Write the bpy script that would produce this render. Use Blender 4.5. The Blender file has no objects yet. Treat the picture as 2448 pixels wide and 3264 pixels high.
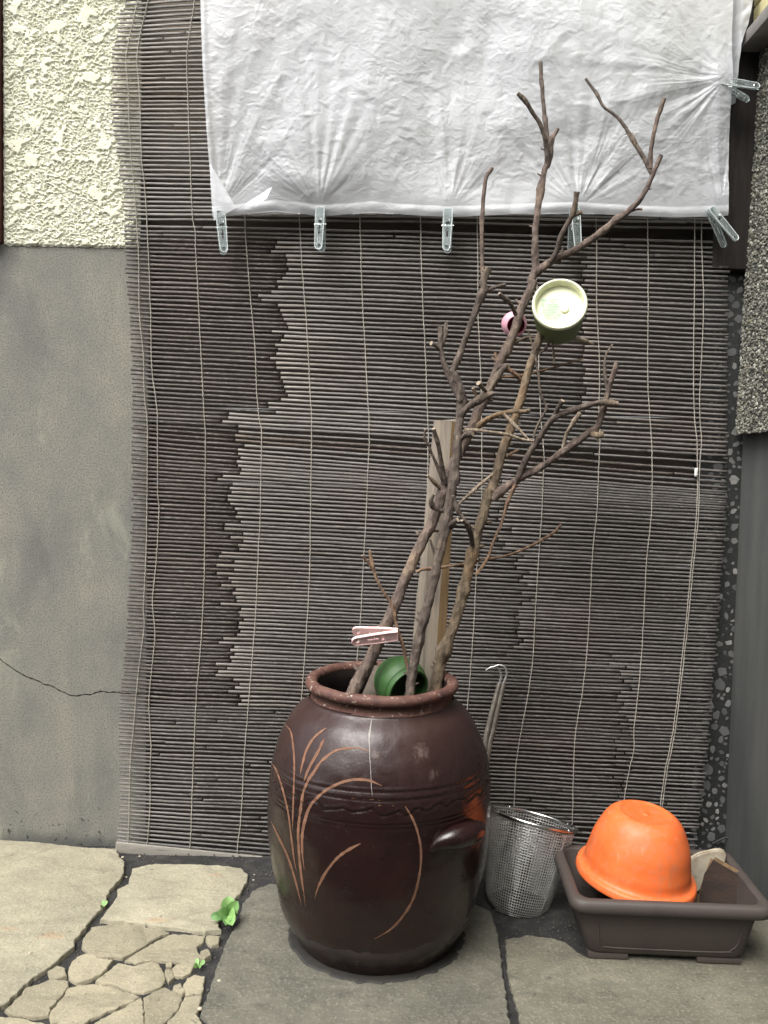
import bpy, bmesh, math, random
import numpy as np
from mathutils import Vector, Matrix, noise as mnoise
from mathutils.bvhtree import BVHTree
random.seed(7)
rng = np.random.default_rng(7)
R = math.radians
SC = bpy.context.scene
COL = SC.collection

# ------------------------------------------------------------------ camera
CAM_Y, CAM_H = -2.15, 0.985
PITCH, ROLL, LENS = 3.2, 1.25, 30.2
cam_d = bpy.data.cameras.new("camera")
cam = bpy.data.objects.new("camera", cam_d)
COL.objects.link(cam)
cam_d.sensor_fit = 'AUTO'; cam_d.sensor_width = 36; cam_d.lens = LENS
cam_d.clip_start = 0.02; cam_d.clip_end = 500
CROT = Matrix.Rotation(R(90 - PITCH), 3, 'X') @ Matrix.Rotation(R(ROLL), 3, 'Z')
CPOS = Vector((0, CAM_Y, CAM_H))
cam.matrix_world = Matrix.Translation(CPOS) @ CROT.to_4x4()
SC.camera = cam

# ------------------------------------------------------------------ sky, sun, exposure
world = bpy.data.worlds.new("World"); SC.world = world
world.use_nodes = True
wn, wl = world.node_tree.nodes, world.node_tree.links
wn.clear()
sky = wn.new('ShaderNodeTexSky'); sky.sky_type = 'NISHITA'; sky.sun_disc = False
SUN_EL, SUN_AZ = 58, 217
sky.sun_elevation = R(SUN_EL); sky.sun_rotation = R(SUN_AZ)
sky.air_density = 1.0; sky.dust_density = 6.0; sky.ozone_density = 1.0
hs = wn.new('ShaderNodeHueSaturation'); hs.inputs['Saturation'].default_value = 0.32
bg = wn.new('ShaderNodeBackground'); bg.inputs['Strength'].default_value = 0.13
wo = wn.new('ShaderNodeOutputWorld')
wl.new(sky.outputs[0], hs.inputs['Color']); wl.new(hs.outputs[0], bg.inputs['Color']); wl.new(bg.outputs[0], wo.inputs[0])
sun_d = bpy.data.lights.new("sun", 'SUN'); sun_d.energy = 1.3; sun_d.angle = R(40); sun_d.color = (1.0, 0.985, 0.965)
sun = bpy.data.objects.new("sun", sun_d); COL.objects.link(sun)
sdir = Vector((math.sin(R(SUN_AZ)) * math.cos(R(SUN_EL)), math.cos(R(SUN_AZ)) * math.cos(R(SUN_EL)), math.sin(R(SUN_EL))))
sun.rotation_euler = sdir.to_track_quat('Z', 'Y').to_euler()
sun.location = (-2, -3, 5)
vs = SC.view_settings
vs.view_transform = 'Standard'; vs.look = 'None'; vs.gamma = 1.0; vs.use_curve_mapping = False
vs.exposure = 1.14
SC.cycles.max_bounces = 7; SC.cycles.diffuse_bounces = 3; SC.cycles.glossy_bounces = 3; SC.cycles.transparent_max_bounces = 16; SC.cycles.transmission_bounces = 6

# ------------------------------------------------------------------ measuring the place: photo ray -> point on a plane
F = LENS / 36 * 3264
def ray(px, py):
    return (CROT @ Vector(((px - 1224) / F, -(py - 1632) / F, -1))).normalized()
def U(px, py, Y):                       # on the vertical plane y = Y
    d = ray(px, py); return CPOS + d * ((Y - CPOS.y) / d.y)
def G(px, py, z=0.0):                   # on the ground
    d = ray(px, py); return CPOS + d * ((z - CPOS.z) / d.z)
def rad(p, rpx):                        # length of rpx source pixels at point p
    return rpx / F * (p[1] - CAM_Y)
def crop(ox, oy, k):                    # reader for coordinates noted in an enlarged crop
    return lambda pts: [(ox + x * k, oy + y * k) for x, y in pts]

# ------------------------------------------------------------------ noise
_perm = rng.permutation(4096)
_ga = rng.random(4096) * 2 * np.pi
def pn(x, y, s=0):
    x = np.asarray(x, float); y = np.asarray(y, float)
    xi = np.floor(x).astype(int); yi = np.floor(y).astype(int)
    xf = x - xi; yf = y - yi
    def g(ix, iy, dx, dy):
        h = _perm[(_perm[(ix + s * 57) % 4096] + iy + s * 131) % 4096]
        a = _ga[h]; return np.cos(a) * dx + np.sin(a) * dy
    u = xf ** 3 * (xf * (xf * 6 - 15) + 10); v = yf ** 3 * (yf * (yf * 6 - 15) + 10)
    a = g(xi, yi, xf, yf); b = g(xi + 1, yi, xf - 1, yf)
    c = g(xi, yi + 1, xf, yf - 1); d = g(xi + 1, yi + 1, xf - 1, yf - 1)
    return ((a * (1 - u) + b * u) * (1 - v) + (c * (1 - u) + d * u) * v) * 1.5
def fbm(x, y, o=4, s=0):
    t = 0; a = 1
    for i in range(o):
        t = t + a * pn(x * 2 ** i, y * 2 ** i, s + i * 7); a *= .5
    return t
def sst(a, b, x):
    t = np.clip((x - a) / (b - a), 0, 1); return t * t * (3 - 2 * t)

# ------------------------------------------------------------------ materials
def lin(r, g, b):
    f = lambda c: (c / 255 / 12.92) if c <= 10 else ((c / 255 + .055) / 1.055) ** 2.4
    return (f(r), f(g), f(b), 1)
class NB:
    def __init__(s, name):
        s.m = bpy.data.materials.new(name); s.m.use_nodes = True
        s.n = s.m.node_tree.nodes; s.l = s.m.node_tree.links
        s.b = s.n['Principled BSDF']; s.out = s.n['Material Output']
        s.tc = s.n.new('ShaderNodeTexCoord')
    def add(s, t, **kw):
        n = s.n.new(t)
        for k, v in kw.items():
            if k in n.inputs: n.inputs[k].default_value = v
            else: setattr(n, k, v)
        return n
    def mapped(s, scale=(1, 1, 1), src='Object'):
        m = s.add('ShaderNodeMapping'); m.inputs['Scale'].default_value = scale
        s.l.new(s.tc.outputs[src], m.inputs['Vector']); return m.outputs[0]
    def noise(s, scale, detail=5, vec=None, rough=.6, dist=0):
        n = s.add('ShaderNodeTexNoise', Scale=scale, Detail=detail, Roughness=rough, Distortion=dist)
        s.l.new(vec if vec else s.tc.outputs['Object'], n.inputs['Vector']); return n.outputs['Fac']
    def voro(s, scale, vec=None, feature='F1', out='Distance'):
        n = s.add('ShaderNodeTexVoronoi', Scale=scale, feature=feature)
        s.l.new(vec if vec else s.tc.outputs['Object'], n.inputs['Vector']); return n.outputs[out]
    def ramp(s, fac, stops, interp='LINEAR'):
        r = s.add('ShaderNodeValToRGB'); r.color_ramp.interpolation = interp
        e = r.color_ramp.elements
        while len(e) < len(stops): e.new(.5)
        for i, (p, c) in enumerate(stops):
            e[i].position = p; e[i].color = c if len(c) == 4 else (*c, 1)
        s.l.new(fac, r.inputs[0]); return r.outputs[0]
    def mix(s, fac, a, b, mode='MIX'):
        n = s.add('ShaderNodeMix', data_type='RGBA', blend_type=mode)
        for sock, v in ((n.inputs['Factor'], fac), (n.inputs['A'] if False else n.inputs[6], a), (n.inputs[7], b)):
            if isinstance(v, (int, float, tuple)): sock.default_value = v
            else: s.l.new(v, sock)
        return n.outputs[2]
    def math(s, op, a, b=0.0):
        n = s.add('ShaderNodeMath', operation=op)
        for i, v in enumerate((a, b)):
            if isinstance(v, (int, float)): n.inputs[i].default_value = v
            else: s.l.new(v, n.inputs[i])
        return n.outputs[0]
    def bump(s, h, dist=.002, strength=1, prev=None):
        n = s.add('ShaderNodeBump', Strength=strength, Distance=dist)
        s.l.new(h, n.inputs['Height'])
        if prev: s.l.new(prev, n.inputs['Normal'])
        return n.outputs[0]
    def set(s, **kw):
        for k, v in kw.items():
            k = k.replace('_', ' ')
            if hasattr(v, 'is_linked') or hasattr(v, 'links'): s.l.new(v, s.b.inputs[k])
            else: s.b.inputs[k].default_value = v
        return s.m
G3 = lambda v: (v, v, v, 1)

def simple(name, c1, c2, scale=30, rough=.7, bscale=120, bdist=.001, bstr=.6, stretch=(1, 1, 1), c3=None, **kw):
    b = NB(name); v = b.mapped(stretch)
    st = [(.3, c1), (.7, c2)] if c3 is None else [(.25, c1), (.5, c2), (.75, c3)]
    b.set(Base_Color=b.ramp(b.noise(scale, 6, v), st), Roughness=rough, Normal=b.bump(b.noise(bscale, 5, v), bdist, bstr), **kw)
    return b.m

MAT = {}
# cement render of the left wall
b = NB('cement')
big = b.noise(2.6, 7, b.mapped((1.5, 1, .8)), .62, .4); mid = b.noise(9, 6); fine = b.noise(260, 3); sp = b.noise(520, 2)
c = b.ramp(big, [(.3, lin(108, 109, 105)), (.48, lin(134, 133, 124)), (.68, lin(150, 147, 133))])
c = b.mix(b.ramp(mid, [(.38, G3(.28)), (.56, G3(0))]), c, lin(106, 110, 107))
c = b.mix(b.ramp(fine, [(.46, G3(0)), (.62, G3(.65))]), c, lin(88, 86, 78))
c = b.mix(b.ramp(sp, [(.62, G3(0)), (.72, G3(.55))]), c, lin(172, 167, 146))
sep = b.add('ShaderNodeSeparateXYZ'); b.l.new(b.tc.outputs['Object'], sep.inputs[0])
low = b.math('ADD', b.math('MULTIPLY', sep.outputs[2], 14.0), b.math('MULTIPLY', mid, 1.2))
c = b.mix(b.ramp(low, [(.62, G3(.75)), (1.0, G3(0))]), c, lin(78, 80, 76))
moss = b.noise(60, 5)
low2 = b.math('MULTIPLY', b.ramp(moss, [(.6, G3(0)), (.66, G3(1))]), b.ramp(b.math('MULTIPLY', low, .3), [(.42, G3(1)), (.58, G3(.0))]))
chalk = b.noise(5.5, 8, b.mapped((1.3, 1, .6)), .7, .6)
c = b.mix(b.ramp(chalk, [(.57, G3(0)), (.68, G3(.45))]), c, lin(168, 170, 150))
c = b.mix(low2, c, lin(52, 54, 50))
drk = b.noise(4, 8, b.mapped((1.6, 1, .5)), .7, .5)
c = b.mix(b.ramp(drk, [(.34, G3(.34)), (.46, G3(0))]), c, lin(90, 91, 88))
MAT['cement'] = b.set(Base_Color=c, Roughness=.93, Normal=b.bump(sp, .0012, .7, b.bump(fine, .0016, .7, b.bump(mid, .004, .4))))
MAT['cement_dark'] = simple('cement_dark', lin(70, 73, 73), lin(86, 88, 86), 7, .8, 180, .0015, .6, (1, 1.6, .35), lin(100, 101, 97))
# yellow stucco
b = NB('stucco_yellow')
n = b.noise(7, 5); f = b.noise(330, 4)
c = b.ramp(n, [(.3, lin(222, 222, 198)), (.7, lin(232, 232, 211))])
c = b.mix(b.ramp(f, [(.3, G3(.35)), (.5, G3(0))]), c, lin(186, 185, 156))
MAT['stucco'] = b.set(Base_Color=c, Roughness=.9, Normal=b.bump(f, .0012, .8))
MAT['redpost'] = simple('redpost', lin(74, 42, 36), lin(96, 58, 48), 20, .6, 60, .001, .4, (1, 1, .1))
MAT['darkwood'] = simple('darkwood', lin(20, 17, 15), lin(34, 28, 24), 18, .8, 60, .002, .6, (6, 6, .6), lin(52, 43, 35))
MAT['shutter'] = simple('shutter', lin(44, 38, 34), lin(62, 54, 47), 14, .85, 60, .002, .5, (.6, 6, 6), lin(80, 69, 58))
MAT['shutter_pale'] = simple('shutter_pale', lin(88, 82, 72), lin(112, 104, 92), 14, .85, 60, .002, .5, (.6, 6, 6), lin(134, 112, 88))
# weathered slats: per-slat tint is stored on the mesh
b = NB('slat_bamboo')
at = b.add('ShaderNodeAttribute', attribute_name='tint')
v = b.mapped((5, 60, 90)); st = b.noise(4, 5, v); v2 = b.mapped((60, 300, 300)); sp = b.noise(1.5, 4, v2)
c = b.mix(b.ramp(st, [(.35, G3(.55)), (.65, G3(0))]), at.outputs['Color'], lin(50, 44, 40))
c = b.mix(b.ramp(sp, [(.55, G3(0)), (.66, G3(.5))]), c, lin(150, 146, 140))
sk = b.noise(3, 4, b.mapped((9, 200, 130)), .7)
c = b.mix(b.ramp(sk, [(.56, G3(0)), (.66, G3(.45))]), c, lin(152, 148, 143))
c = b.mix(b.ramp(sk, [(.3, G3(.5)), (.42, G3(0))]), c, lin(58, 50, 45))
MAT['slat'] = b.set(Base_Color=c, Roughness=.78, Normal=b.bump(st, .0008, .5))
MAT['rail'] = simple('rail', lin(104, 100, 92), lin(140, 136, 127), 12, .7, 60, .001, .4, (1, 8, 8), lin(120, 115, 106))
MAT['cord'] = simple('cord', lin(152, 146, 134), lin(188, 182, 170), 60, .9, 900, .0006, .5)
MAT['cordlight'] = simple('cordlight', lin(200, 195, 185), lin(220, 215, 205), 60, .9)
# plastic sheet
b = NB('sheet_plastic')
v = b.mapped((1, 1, 1)); n1 = b.noise(38, 6, b.mapped((.8, 1, 1.3)), .65, 1.4)
ridge = b.math('ABSOLUTE', b.math('SUBTRACT', n1, .5))
n2 = b.noise(150, 4, b.mapped((.6, 1, 1.5)), .6, .8)
ridge2 = b.math('ABSOLUTE', b.math('SUBTRACT', n2, .5))
nor = b.bump(ridge2, .0016, .35, b.bump(ridge, .005, .4))
dif = b.add('ShaderNodeBsdfDiffuse', Color=(.90, .925, .95, 1)); tr = b.add('ShaderNodeBsdfTranslucent', Color=(.92, .94, .96, 1))
gl = b.add('ShaderNodeBsdfGlossy', Color=(1, 1, 1, 1), Roughness=.38); tp = b.add('ShaderNodeBsdfTransparent')
for nn in (dif, tr, gl): b.l.new(nor, nn.inputs['Normal'])
m1 = b.add('ShaderNodeMixShader'); m1.inputs[0].default_value = .36; b.l.new(dif.outputs[0], m1.inputs[1]); b.l.new(tr.outputs[0], m1.inputs[2])
m2 = b.add('ShaderNodeMixShader'); m2.inputs[0].default_value = .3; b.l.new(m1.outputs[0], m2.inputs[1]); b.l.new(tp.outputs[0], m2.inputs[2])
fr = b.add('ShaderNodeFresnel', IOR=1.45); b.l.new(nor, fr.inputs['Normal'])
m3 = b.add('ShaderNodeMixShader'); b.l.new(fr.outputs[0], m3.inputs[0]); b.l.new(m2.outputs[0], m3.inputs[1]); b.l.new(gl.outputs[0], m3.inputs[2])
b.l.new(m3.outputs[0], b.out.inputs[0]); MAT['sheet'] = b.m
# clear plastic
b = NB('clear_plastic')
MAT['clear'] = b.set(Base_Color=(.84, .93, .92, 1), Roughness=.07, Transmission_Weight=.9, IOR=1.46)
b = NB('clear_edge')
MAT['clear_edge'] = b.set(Base_Color=(.9, .96, .95, 1), Roughness=.12, Transmission_Weight=.45, IOR=1.46)
MAT['steel'] = simple('steel', lin(190, 190, 188), lin(215, 215, 212), 40, .25, 300, .0003, .3, Metallic=1.0)
MAT['wire'] = simple('wire', lin(182, 182, 178), lin(224, 224, 220), 60, .32, 300, .0003, .3, Metallic=.75)
MAT['rod'] = simple('rod', lin(92, 86, 78), lin(126, 120, 110), 60, .45, 200, .0006, .4, Metallic=.4)
MAT['pink'] = simple('pink', lin(241, 200, 195), lin(245, 210, 205), 30, .45, 200, .0003, .3, Subsurface_Weight=.0)
MAT['pinkcup'] = simple('pinkcup', lin(222, 160, 176), lin(230, 176, 190), 30, .35, 120, .0004, .3)
MAT['pinkin'] = simple('pinkin', lin(160, 70, 100), lin(172, 84, 112), 30, .4, 120, .0004, .3)
MAT['olive_shade'] = simple('olive_shade', lin(86, 102, 54), lin(100, 116, 62), 40, .5, 140, .0006, .4)  # cup wall: its shade is put into the darker green
MAT['palecup_lit'] = simple('palecup_lit', lin(218, 221, 184), lin(228, 230, 196), 20, .45, 140, .0005, .4, c3=lin(212, 216, 176))  # cup base: bleached plastic, with the light on it painted in as well
MAT['teal'] = simple('teal', lin(62, 150, 130), lin(88, 170, 150), 400, .6)
MAT['white'] = simple('white', lin(225, 225, 218), lin(238, 238, 232), 40, .6)
MAT['green'] = simple('green', lin(54, 90, 46), lin(70, 106, 58), 30, .5, 90, .0006, .5)
# jar glaze
b = NB('jar_glaze')
sep = b.add('ShaderNodeSeparateXYZ'); b.l.new(b.tc.outputs['Object'], sep.inputs[0])
n = b.noise(7, 7); n2 = b.noise(45, 6); n3 = b.noise(240, 4)
c = b.ramp(n, [(.3, lin(25, 15, 14)), (.55, lin(34, 19, 17)), (.75, lin(46, 25, 20))])
hz = b.math('ADD', sep.outputs[2], b.math('MULTIPLY', n2, .05))
dust = b.ramp(hz, [(.36, G3(0)), (.53, G3(.5))])
c = b.mix(dust, c, lin(70, 51, 47))
c = b.mix(b.ramp(n2, [(.62, G3(0)), (.72, G3(.35))]), c, lin(50, 29, 24))
n4 = b.noise(3.2, 6, None, .7, .5)
c = b.mix(b.ramp(n4, [(.58, G3(0)), (.66, G3(.3))]), c, lin(88, 70, 62))
c = b.mix(b.ramp(n3, [(.70, G3(0)), (.74, G3(.7))]), c, lin(120, 104, 96))
geo = b.tc.outputs['Object']
scuff_hl = None
for px_, py_, pz_, rr_ in ((.08, -.185, .45, .034), (.10, -.195, .41, .026), (-.012, -.2, .45, .02)):  # pale scuffed patches, with the shoulder's mottled highlight painted in
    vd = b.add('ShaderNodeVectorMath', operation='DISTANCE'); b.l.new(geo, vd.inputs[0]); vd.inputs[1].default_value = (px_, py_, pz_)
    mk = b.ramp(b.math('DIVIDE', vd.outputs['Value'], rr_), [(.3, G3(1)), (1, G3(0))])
    scuff_hl = mk if scuff_hl is None else b.math('MAXIMUM', scuff_hl, mk)
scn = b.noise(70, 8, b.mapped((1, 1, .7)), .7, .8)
scuff_hl = b.math('MULTIPLY', b.ramp(b.math('ADD', b.math('MULTIPLY', scuff_hl, .35), b.math('MULTIPLY', scn, .7)), [(.58, G3(0)), (.74, G3(.42))]), 1.0)
c = b.mix(scuff_hl, c, lin(122, 108, 100))
rg = b.math('ADD', b.math('MULTIPLY', dust, .34), b.ramp(n2, [(.3, G3(.16)), (.7, G3(.3))]))
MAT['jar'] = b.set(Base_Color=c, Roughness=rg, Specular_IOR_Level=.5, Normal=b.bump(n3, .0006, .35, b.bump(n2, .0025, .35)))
b = NB('jar_rim')
n2 = b.noise(26, 7); n3 = b.noise(110, 5)
c = b.ramp(n2, [(.3, lin(58, 40, 36)), (.45, lin(84, 54, 46)), (.58, lin(98, 68, 57)), (.72, lin(76, 60, 54))])
c = b.mix(b.ramp(n3, [(.6, G3(0)), (.68, G3(.75))]), c, lin(176, 166, 150))
MAT['jar_rim'] = b.set(Base_Color=c, Roughness=.7, Normal=b.bump(n3, .0016, .6))
MAT['jar_in'] = simple('jar_in', lin(40, 34, 34), lin(66, 56, 56), 20, .5, 60, .002, .4)
MAT['motif'] = simple('motif', lin(100, 68, 50), lin(130, 94, 72), 70, .75, 300, .0008, .6)
MAT['drip'] = simple('drip', lin(130, 126, 120), lin(160, 156, 150), 120, .8)
# bark
def bark(name, a, bb, cc, pale):
    b = NB(name)
    v = b.mapped((1, 1, .35)); n = b.noise(55, 7, v, .7); big = b.noise(9, 4); vo = b.voro(110, b.mapped((1, 1, .45)))
    c = b.ramp(n, [(.28, a), (.5, bb), (.72, cc)])
    c = b.mix(b.ramp(big, [(.52, G3(0)), (.68, G3(.65))]), c, pale)
    h = b.math('ADD', n, b.math('MULTIPLY', vo, .6))
    return b.set(Base_Color=c, Roughness=.85, Normal=b.bump(h, .007, 1.0))
MAT['bark'] = bark('bark', lin(52, 44, 39), lin(86, 75, 67), lin(116, 104, 92), lin(128, 112, 92))
MAT['bark_red'] = bark('bark_red', lin(62, 51, 46), lin(100, 86, 78), lin(134, 118, 105), lin(146, 126, 104))
MAT['bark_tan'] = bark('bark_tan', lin(66, 56, 46), lin(112, 98, 80), lin(146, 128, 104), lin(160, 130, 96))
MAT['twig'] = bark('twig', lin(70, 54, 44), lin(112, 88, 70), lin(146, 118, 92), lin(160, 132, 104))
MAT['twig_pale'] = bark('twig_pale', lin(104, 90, 76), lin(150, 134, 116), lin(186, 172, 154), lin(196, 176, 150))
MAT['cut'] = simple('cut', lin(128, 114, 98), lin(176, 160, 138), 90, .9)
MAT['stake'] = simple('stake', lin(98, 90, 81), lin(138, 128, 115), 9, .85, 60, .003, .8, (9, 9, .4), lin(164, 148, 124))
MAT['offcut'] = simple('offcut', lin(74, 66, 58), lin(104, 94, 84), 12, .9, 60, .002, .7, (7, 7, .5))
MAT['stake_warm_lit'] = simple('stake_warm_lit', lin(164, 136, 98), lin(194, 166, 124), 9, .85, 60, .002, .6, (8, 8, .5), lin(176, 140, 92))  # orange-toned right faces, painted paler for the light falling on them
MAT['block'] = simple('block', lin(26, 18, 14), lin(50, 36, 27), 22, .95, 70, .003, .8, (1, 1, 3))
MAT['block_edge'] = simple('block_edge', lin(82, 64, 42), lin(116, 94, 66), 40, .9, 90, .003, .8, (1, 3, 1))
MAT['shard'] = simple('shard', lin(150, 142, 122), lin(178, 170, 150), 24, .9, 120, .001, .5, c3=lin(128, 112, 92))
b = NB('orange_plastic')
n = b.noise(12, 5); n2 = b.noise(70, 6)
n3 = b.noise(26, 7, b.mapped((1, 1, .3)), .7)
c = b.ramp(n, [(.3, lin(214, 96, 40)), (.7, lin(224, 112, 56))])
c = b.mix(b.ramp(n2, [(.48, G3(0)), (.7, G3(.6))]), c, lin(190, 118, 86))
n5 = b.noise(3, 6, b.mapped((30, 30, 4)), .7)
c = b.mix(b.ramp(n5, [(.6, G3(0)), (.7, G3(.4))]), c, lin(226, 150, 112))
c = b.mix(b.ramp(n3, [(.58, G3(0)), (.72, G3(.35))]), c, lin(168, 104, 74))
MAT['orange'] = b.set(Base_Color=c, Roughness=.5, Normal=b.bump(n2, .0006, .3))
MAT['planter'] = simple('planter', lin(56, 49, 46), lin(70, 62, 58), 9, .6, 160, .0005, .4, c3=lin(66, 61, 56))
MAT['soil'] = simple('soil', lin(34, 31, 28), lin(58, 52, 46), 60, .95, 160, .006, 1)
MAT['black'] = simple('black', lin(24, 24, 24), lin(34, 34, 34), 40, .6)
# stone
def stone(name, a, bb, cc, speck, rust=None, grainy=1):
    b = NB(name)
    n = b.noise(5, 6); m = b.noise(26, 7); f = b.noise(170, 4, b.mapped((1, 1, 1))); vo = b.noise(420, 2)
    c = b.ramp(n, [(.3, a), (.5, bb), (.7, cc)])
    c = b.mix(b.ramp(m, [(.35, G3(.45)), (.6, G3(0))]), c, a)
    c = b.mix(b.ramp(f, [(.52, G3(0)), (.68, G3(.5))]), c, speck)
    c = b.mix(b.ramp(vo, [(.58, G3(0)), (.7, G3(.5))]), c, tuple(x * .45 for x in a[:3]) + (1,))
    if rust:
        r = b.noise(7, 4, b.mapped((1, 2.2, 1)), .5)
        c = b.mix(b.ramp(r, [(.66, G3(0)), (.72, G3(.4))]), c, rust)
    oi = b.add('ShaderNodeObjectInfo')
    c = b.mix(1.0, c, b.ramp(oi.outputs['Random'], [(0, G3(.78)), (1, G3(1.08))]), 'MULTIPLY')
    st = b.noise(12, 8, b.mapped((.5, 2.0, 1)), .72, .7)
    c = b.mix(b.ramp(st, [(.3, G3(.55)), (.47, G3(0))]), c, tuple(x * .55 for x in a[:3]) + (1,))
    pit = b.noise(75, 3)
    c = b.mix(b.ramp(pit, [(.28, G3(.7)), (.36, G3(0))]), c, tuple(x * .4 for x in a[:3]) + (1,))
    return b.set(Base_Color=c, Roughness=.9, Normal=b.bump(f, .0025, .8, b.bump(m, .009, .6)))
MAT['slab_pale'] = stone('slab_pale', lin(136, 131, 113), lin(158, 152, 130), lin(172, 165, 141), lin(188, 182, 158), lin(172, 130, 92))
MAT['slab_mid'] = stone('slab_mid', lin(128, 122, 102), lin(148, 141, 119), lin(160, 152, 128), lin(178, 170, 145))
MAT['slab_grey'] = stone('slab_grey', lin(84, 83, 74), lin(104, 102, 90), lin(118, 115, 102), lin(146, 143, 128))
MAT['slab_grey2'] = stone('slab_grey2', lin(82, 81, 70), lin(101, 98, 85), lin(116, 112, 96), lin(142, 138, 120))
MAT['joint'] = simple('joint', lin(26, 26, 26), lin(44, 43, 42), 30, .95, 240, .006, 1, c3=lin(68, 66, 62))
MAT['grit'] = simple('grit', lin(48, 47, 45), lin(76, 74, 70), 300, .95, 240, .001, .5, c3=lin(118, 114, 104))
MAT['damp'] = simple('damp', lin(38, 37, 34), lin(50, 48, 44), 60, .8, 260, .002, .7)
MAT['leaf'] = simple('leaf', lin(104, 142, 78), lin(132, 168, 100), 60, .55, 300, .0006, .5)
MAT['leaf_mid'] = simple('leaf_mid', lin(90, 128, 68), lin(114, 152, 88), 60, .5, 300, .0006, .5)
MAT['leaf_dark'] = simple('leaf_dark', lin(78, 114, 62), lin(98, 136, 78), 60, .55, 300, .0006, .5)
MAT['terrazzo'] = simple('terrazzo', lin(34, 35, 35), lin(60, 61, 60), 140, .55, 300, .0008, .5)
b = NB('chip_stone'); oi = b.add('ShaderNodeObjectInfo')
c = b.ramp(oi.outputs['Random'], [(0, lin(78, 80, 80)), (.4, lin(96, 97, 96)), (.8, lin(122, 122, 119)), (1, lin(156, 155, 151))])
c = b.mix(b.ramp(b.noise(90, 4), [(.4, G3(.4)), (.6, G3(0))]), c, lin(96, 96, 94))
MAT['chip'] = b.set(Base_Color=c, Roughness=.5)
b = NB('pebble'); at = b.add('ShaderNodeAttribute', attribute_name='tint')
MAT['pebble'] = b.set(Base_Color=at.outputs['Color'], Roughness=.7)
b = NB('pebble_base'); vc = b.voro(190, None, 'F1', 'Color'); vd_ = b.voro(190)
sp3 = b.add('ShaderNodeSeparateColor'); b.l.new(vc, sp3.inputs[0])
c = b.ramp(sp3.outputs[0], [(0, lin(66, 65, 58)), (.5, lin(104, 104, 95)), (1, lin(150, 150, 138))])
MAT['pebble_base'] = b.set(Base_Color=b.mix(b.ramp(vd_, [(.35, G3(0)), (.7, G3(.8))]), c, lin(50, 49, 45)), Roughness=.85, Normal=b.bump(b.math('SUBTRACT', 1.0, vd_), .004, .8))
MAT['ledge'] = simple('ledge', lin(120, 116, 112), lin(142, 138, 134), 20, .6, 100, .0005, .3)
MAT['tile_yellow'] = simple('tile_yellow', lin(196, 188, 140), lin(214, 206, 160), 20, .4, 60, .001, .4)

# ------------------------------------------------------------------ object helpers
def tag(o, label=None, cat=None, group=None, kind=None):
    for k, v in (('label', label), ('category', cat), ('group', group), ('kind', kind)):
        if v: o[k] = v
    return o
def thing(name, label, cat, loc, group=None):
    o = bpy.data.objects.new(name, None); COL.objects.link(o); o.location = loc
    o.empty_display_size = .05
    return tag(o, label, cat, group)
def root_loc(o):
    return o.location if o.parent is None else root_loc(o.parent)
def part(name, verts, faces, mat, parent=None, loc=None, smooth=True, mats=None, midx=None):
    """mesh given in world coordinates; origin goes to its root's base"""
    org = Vector(root_loc(parent)) if parent else Vector(loc if loc is not None else (0, 0, 0))
    me = bpy.data.meshes.new(name)
    V = np.array([tuple(v) for v in verts] if not isinstance(verts, np.ndarray) else verts, float) - np.array(org)
    me.from_pydata(V.tolist(), [], faces if not isinstance(faces, np.ndarray) else faces.tolist())
    for m in (mats or [mat]): me.materials.append(MAT[m])
    if midx is not None: me.polygons.foreach_set('material_index', midx)
    if smooth: me.polygons.foreach_set('use_smooth', [True] * len(me.polygons))
    me.update()
    o = bpy.data.objects.new(name, me); COL.objects.link(o)
    if parent: o.parent = parent
    else: o.location = org
    return o
def from_bm(name, bm, mat, parent=None, loc=None, smooth=True, mats=None):
    bmesh.ops.recalc_face_normals(bm, faces=bm.faces)
    bm.verts.index_update()
    o = part(name, [v.co.copy() for v in bm.verts], [[v.index for v in f.verts] for f in bm.faces], mat, parent, loc, smooth, mats,
             [f.material_index for f in bm.faces])
    bm.free(); return o
def sharp(o, ang=35):
    me = o.data
    try: me.set_sharp_from_angle(angle=R(ang))
    except Exception: pass
    return o
def box_bm(bm, lo, hi, bev=.002, mtx=None, seg=2):
    r = bmesh.ops.create_cube(bm, size=1)
    vs_ = r['verts']
    for v in vs_:
        v.co = Vector([lo[i] + (v.co[i] + .5) * (hi[i] - lo[i]) for i in range(3)])
    if bev:
        es = list({e for v in vs_ for e in v.link_edges})
        rr = bmesh.ops.bevel(bm, geom=es, offset=bev, segments=seg, affect='EDGES', profile=.6)
        vs_ = rr['verts'] if rr['verts'] else vs_
        allv = set(v for f in rr['faces'] for v in f.verts) | set(v for v in vs_ if v.is_valid)
    else: allv = set(vs_)
    if mtx is not None:
        for v in bm.verts: v.co = mtx @ v.co
    return bm
def box(name, lo, hi, mat, parent=None, bev=.002, mtx=None, loc=None):
    bm = bmesh.new(); box_bm(bm, lo, hi, bev, mtx)
    return sharp(from_bm(name, bm, mat, parent, loc))
def catmull(pts, step):
    P = [np.array(p, float) for p in pts]
    if len(P) < 3:
        n = max(2, int(np.linalg.norm(P[1][:3] - P[0][:3]) / step) + 1)
        return np.array([P[0] + (P[1] - P[0]) * t for t in np.linspace(0, 1, n)])
    P = [2 * P[0] - P[1]] + P + [2 * P[-1] - P[-2]]
    out = []
    for i in range(1, len(P) - 2):
        a, b_, c_, d = P[i - 1:i + 3]
        n = max(2, int(np.linalg.norm(c_[:3] - b_[:3]) / step))
        for t in np.arange(n) / n:
            out.append(.5 * (2 * b_ + (c_ - a) * t + (2 * a - 5 * b_ + 4 * c_ - d) * t * t + (3 * b_ - a - 3 * c_ + d) * t ** 3))
    out.append(P[-2]); return np.array(out)
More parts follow.
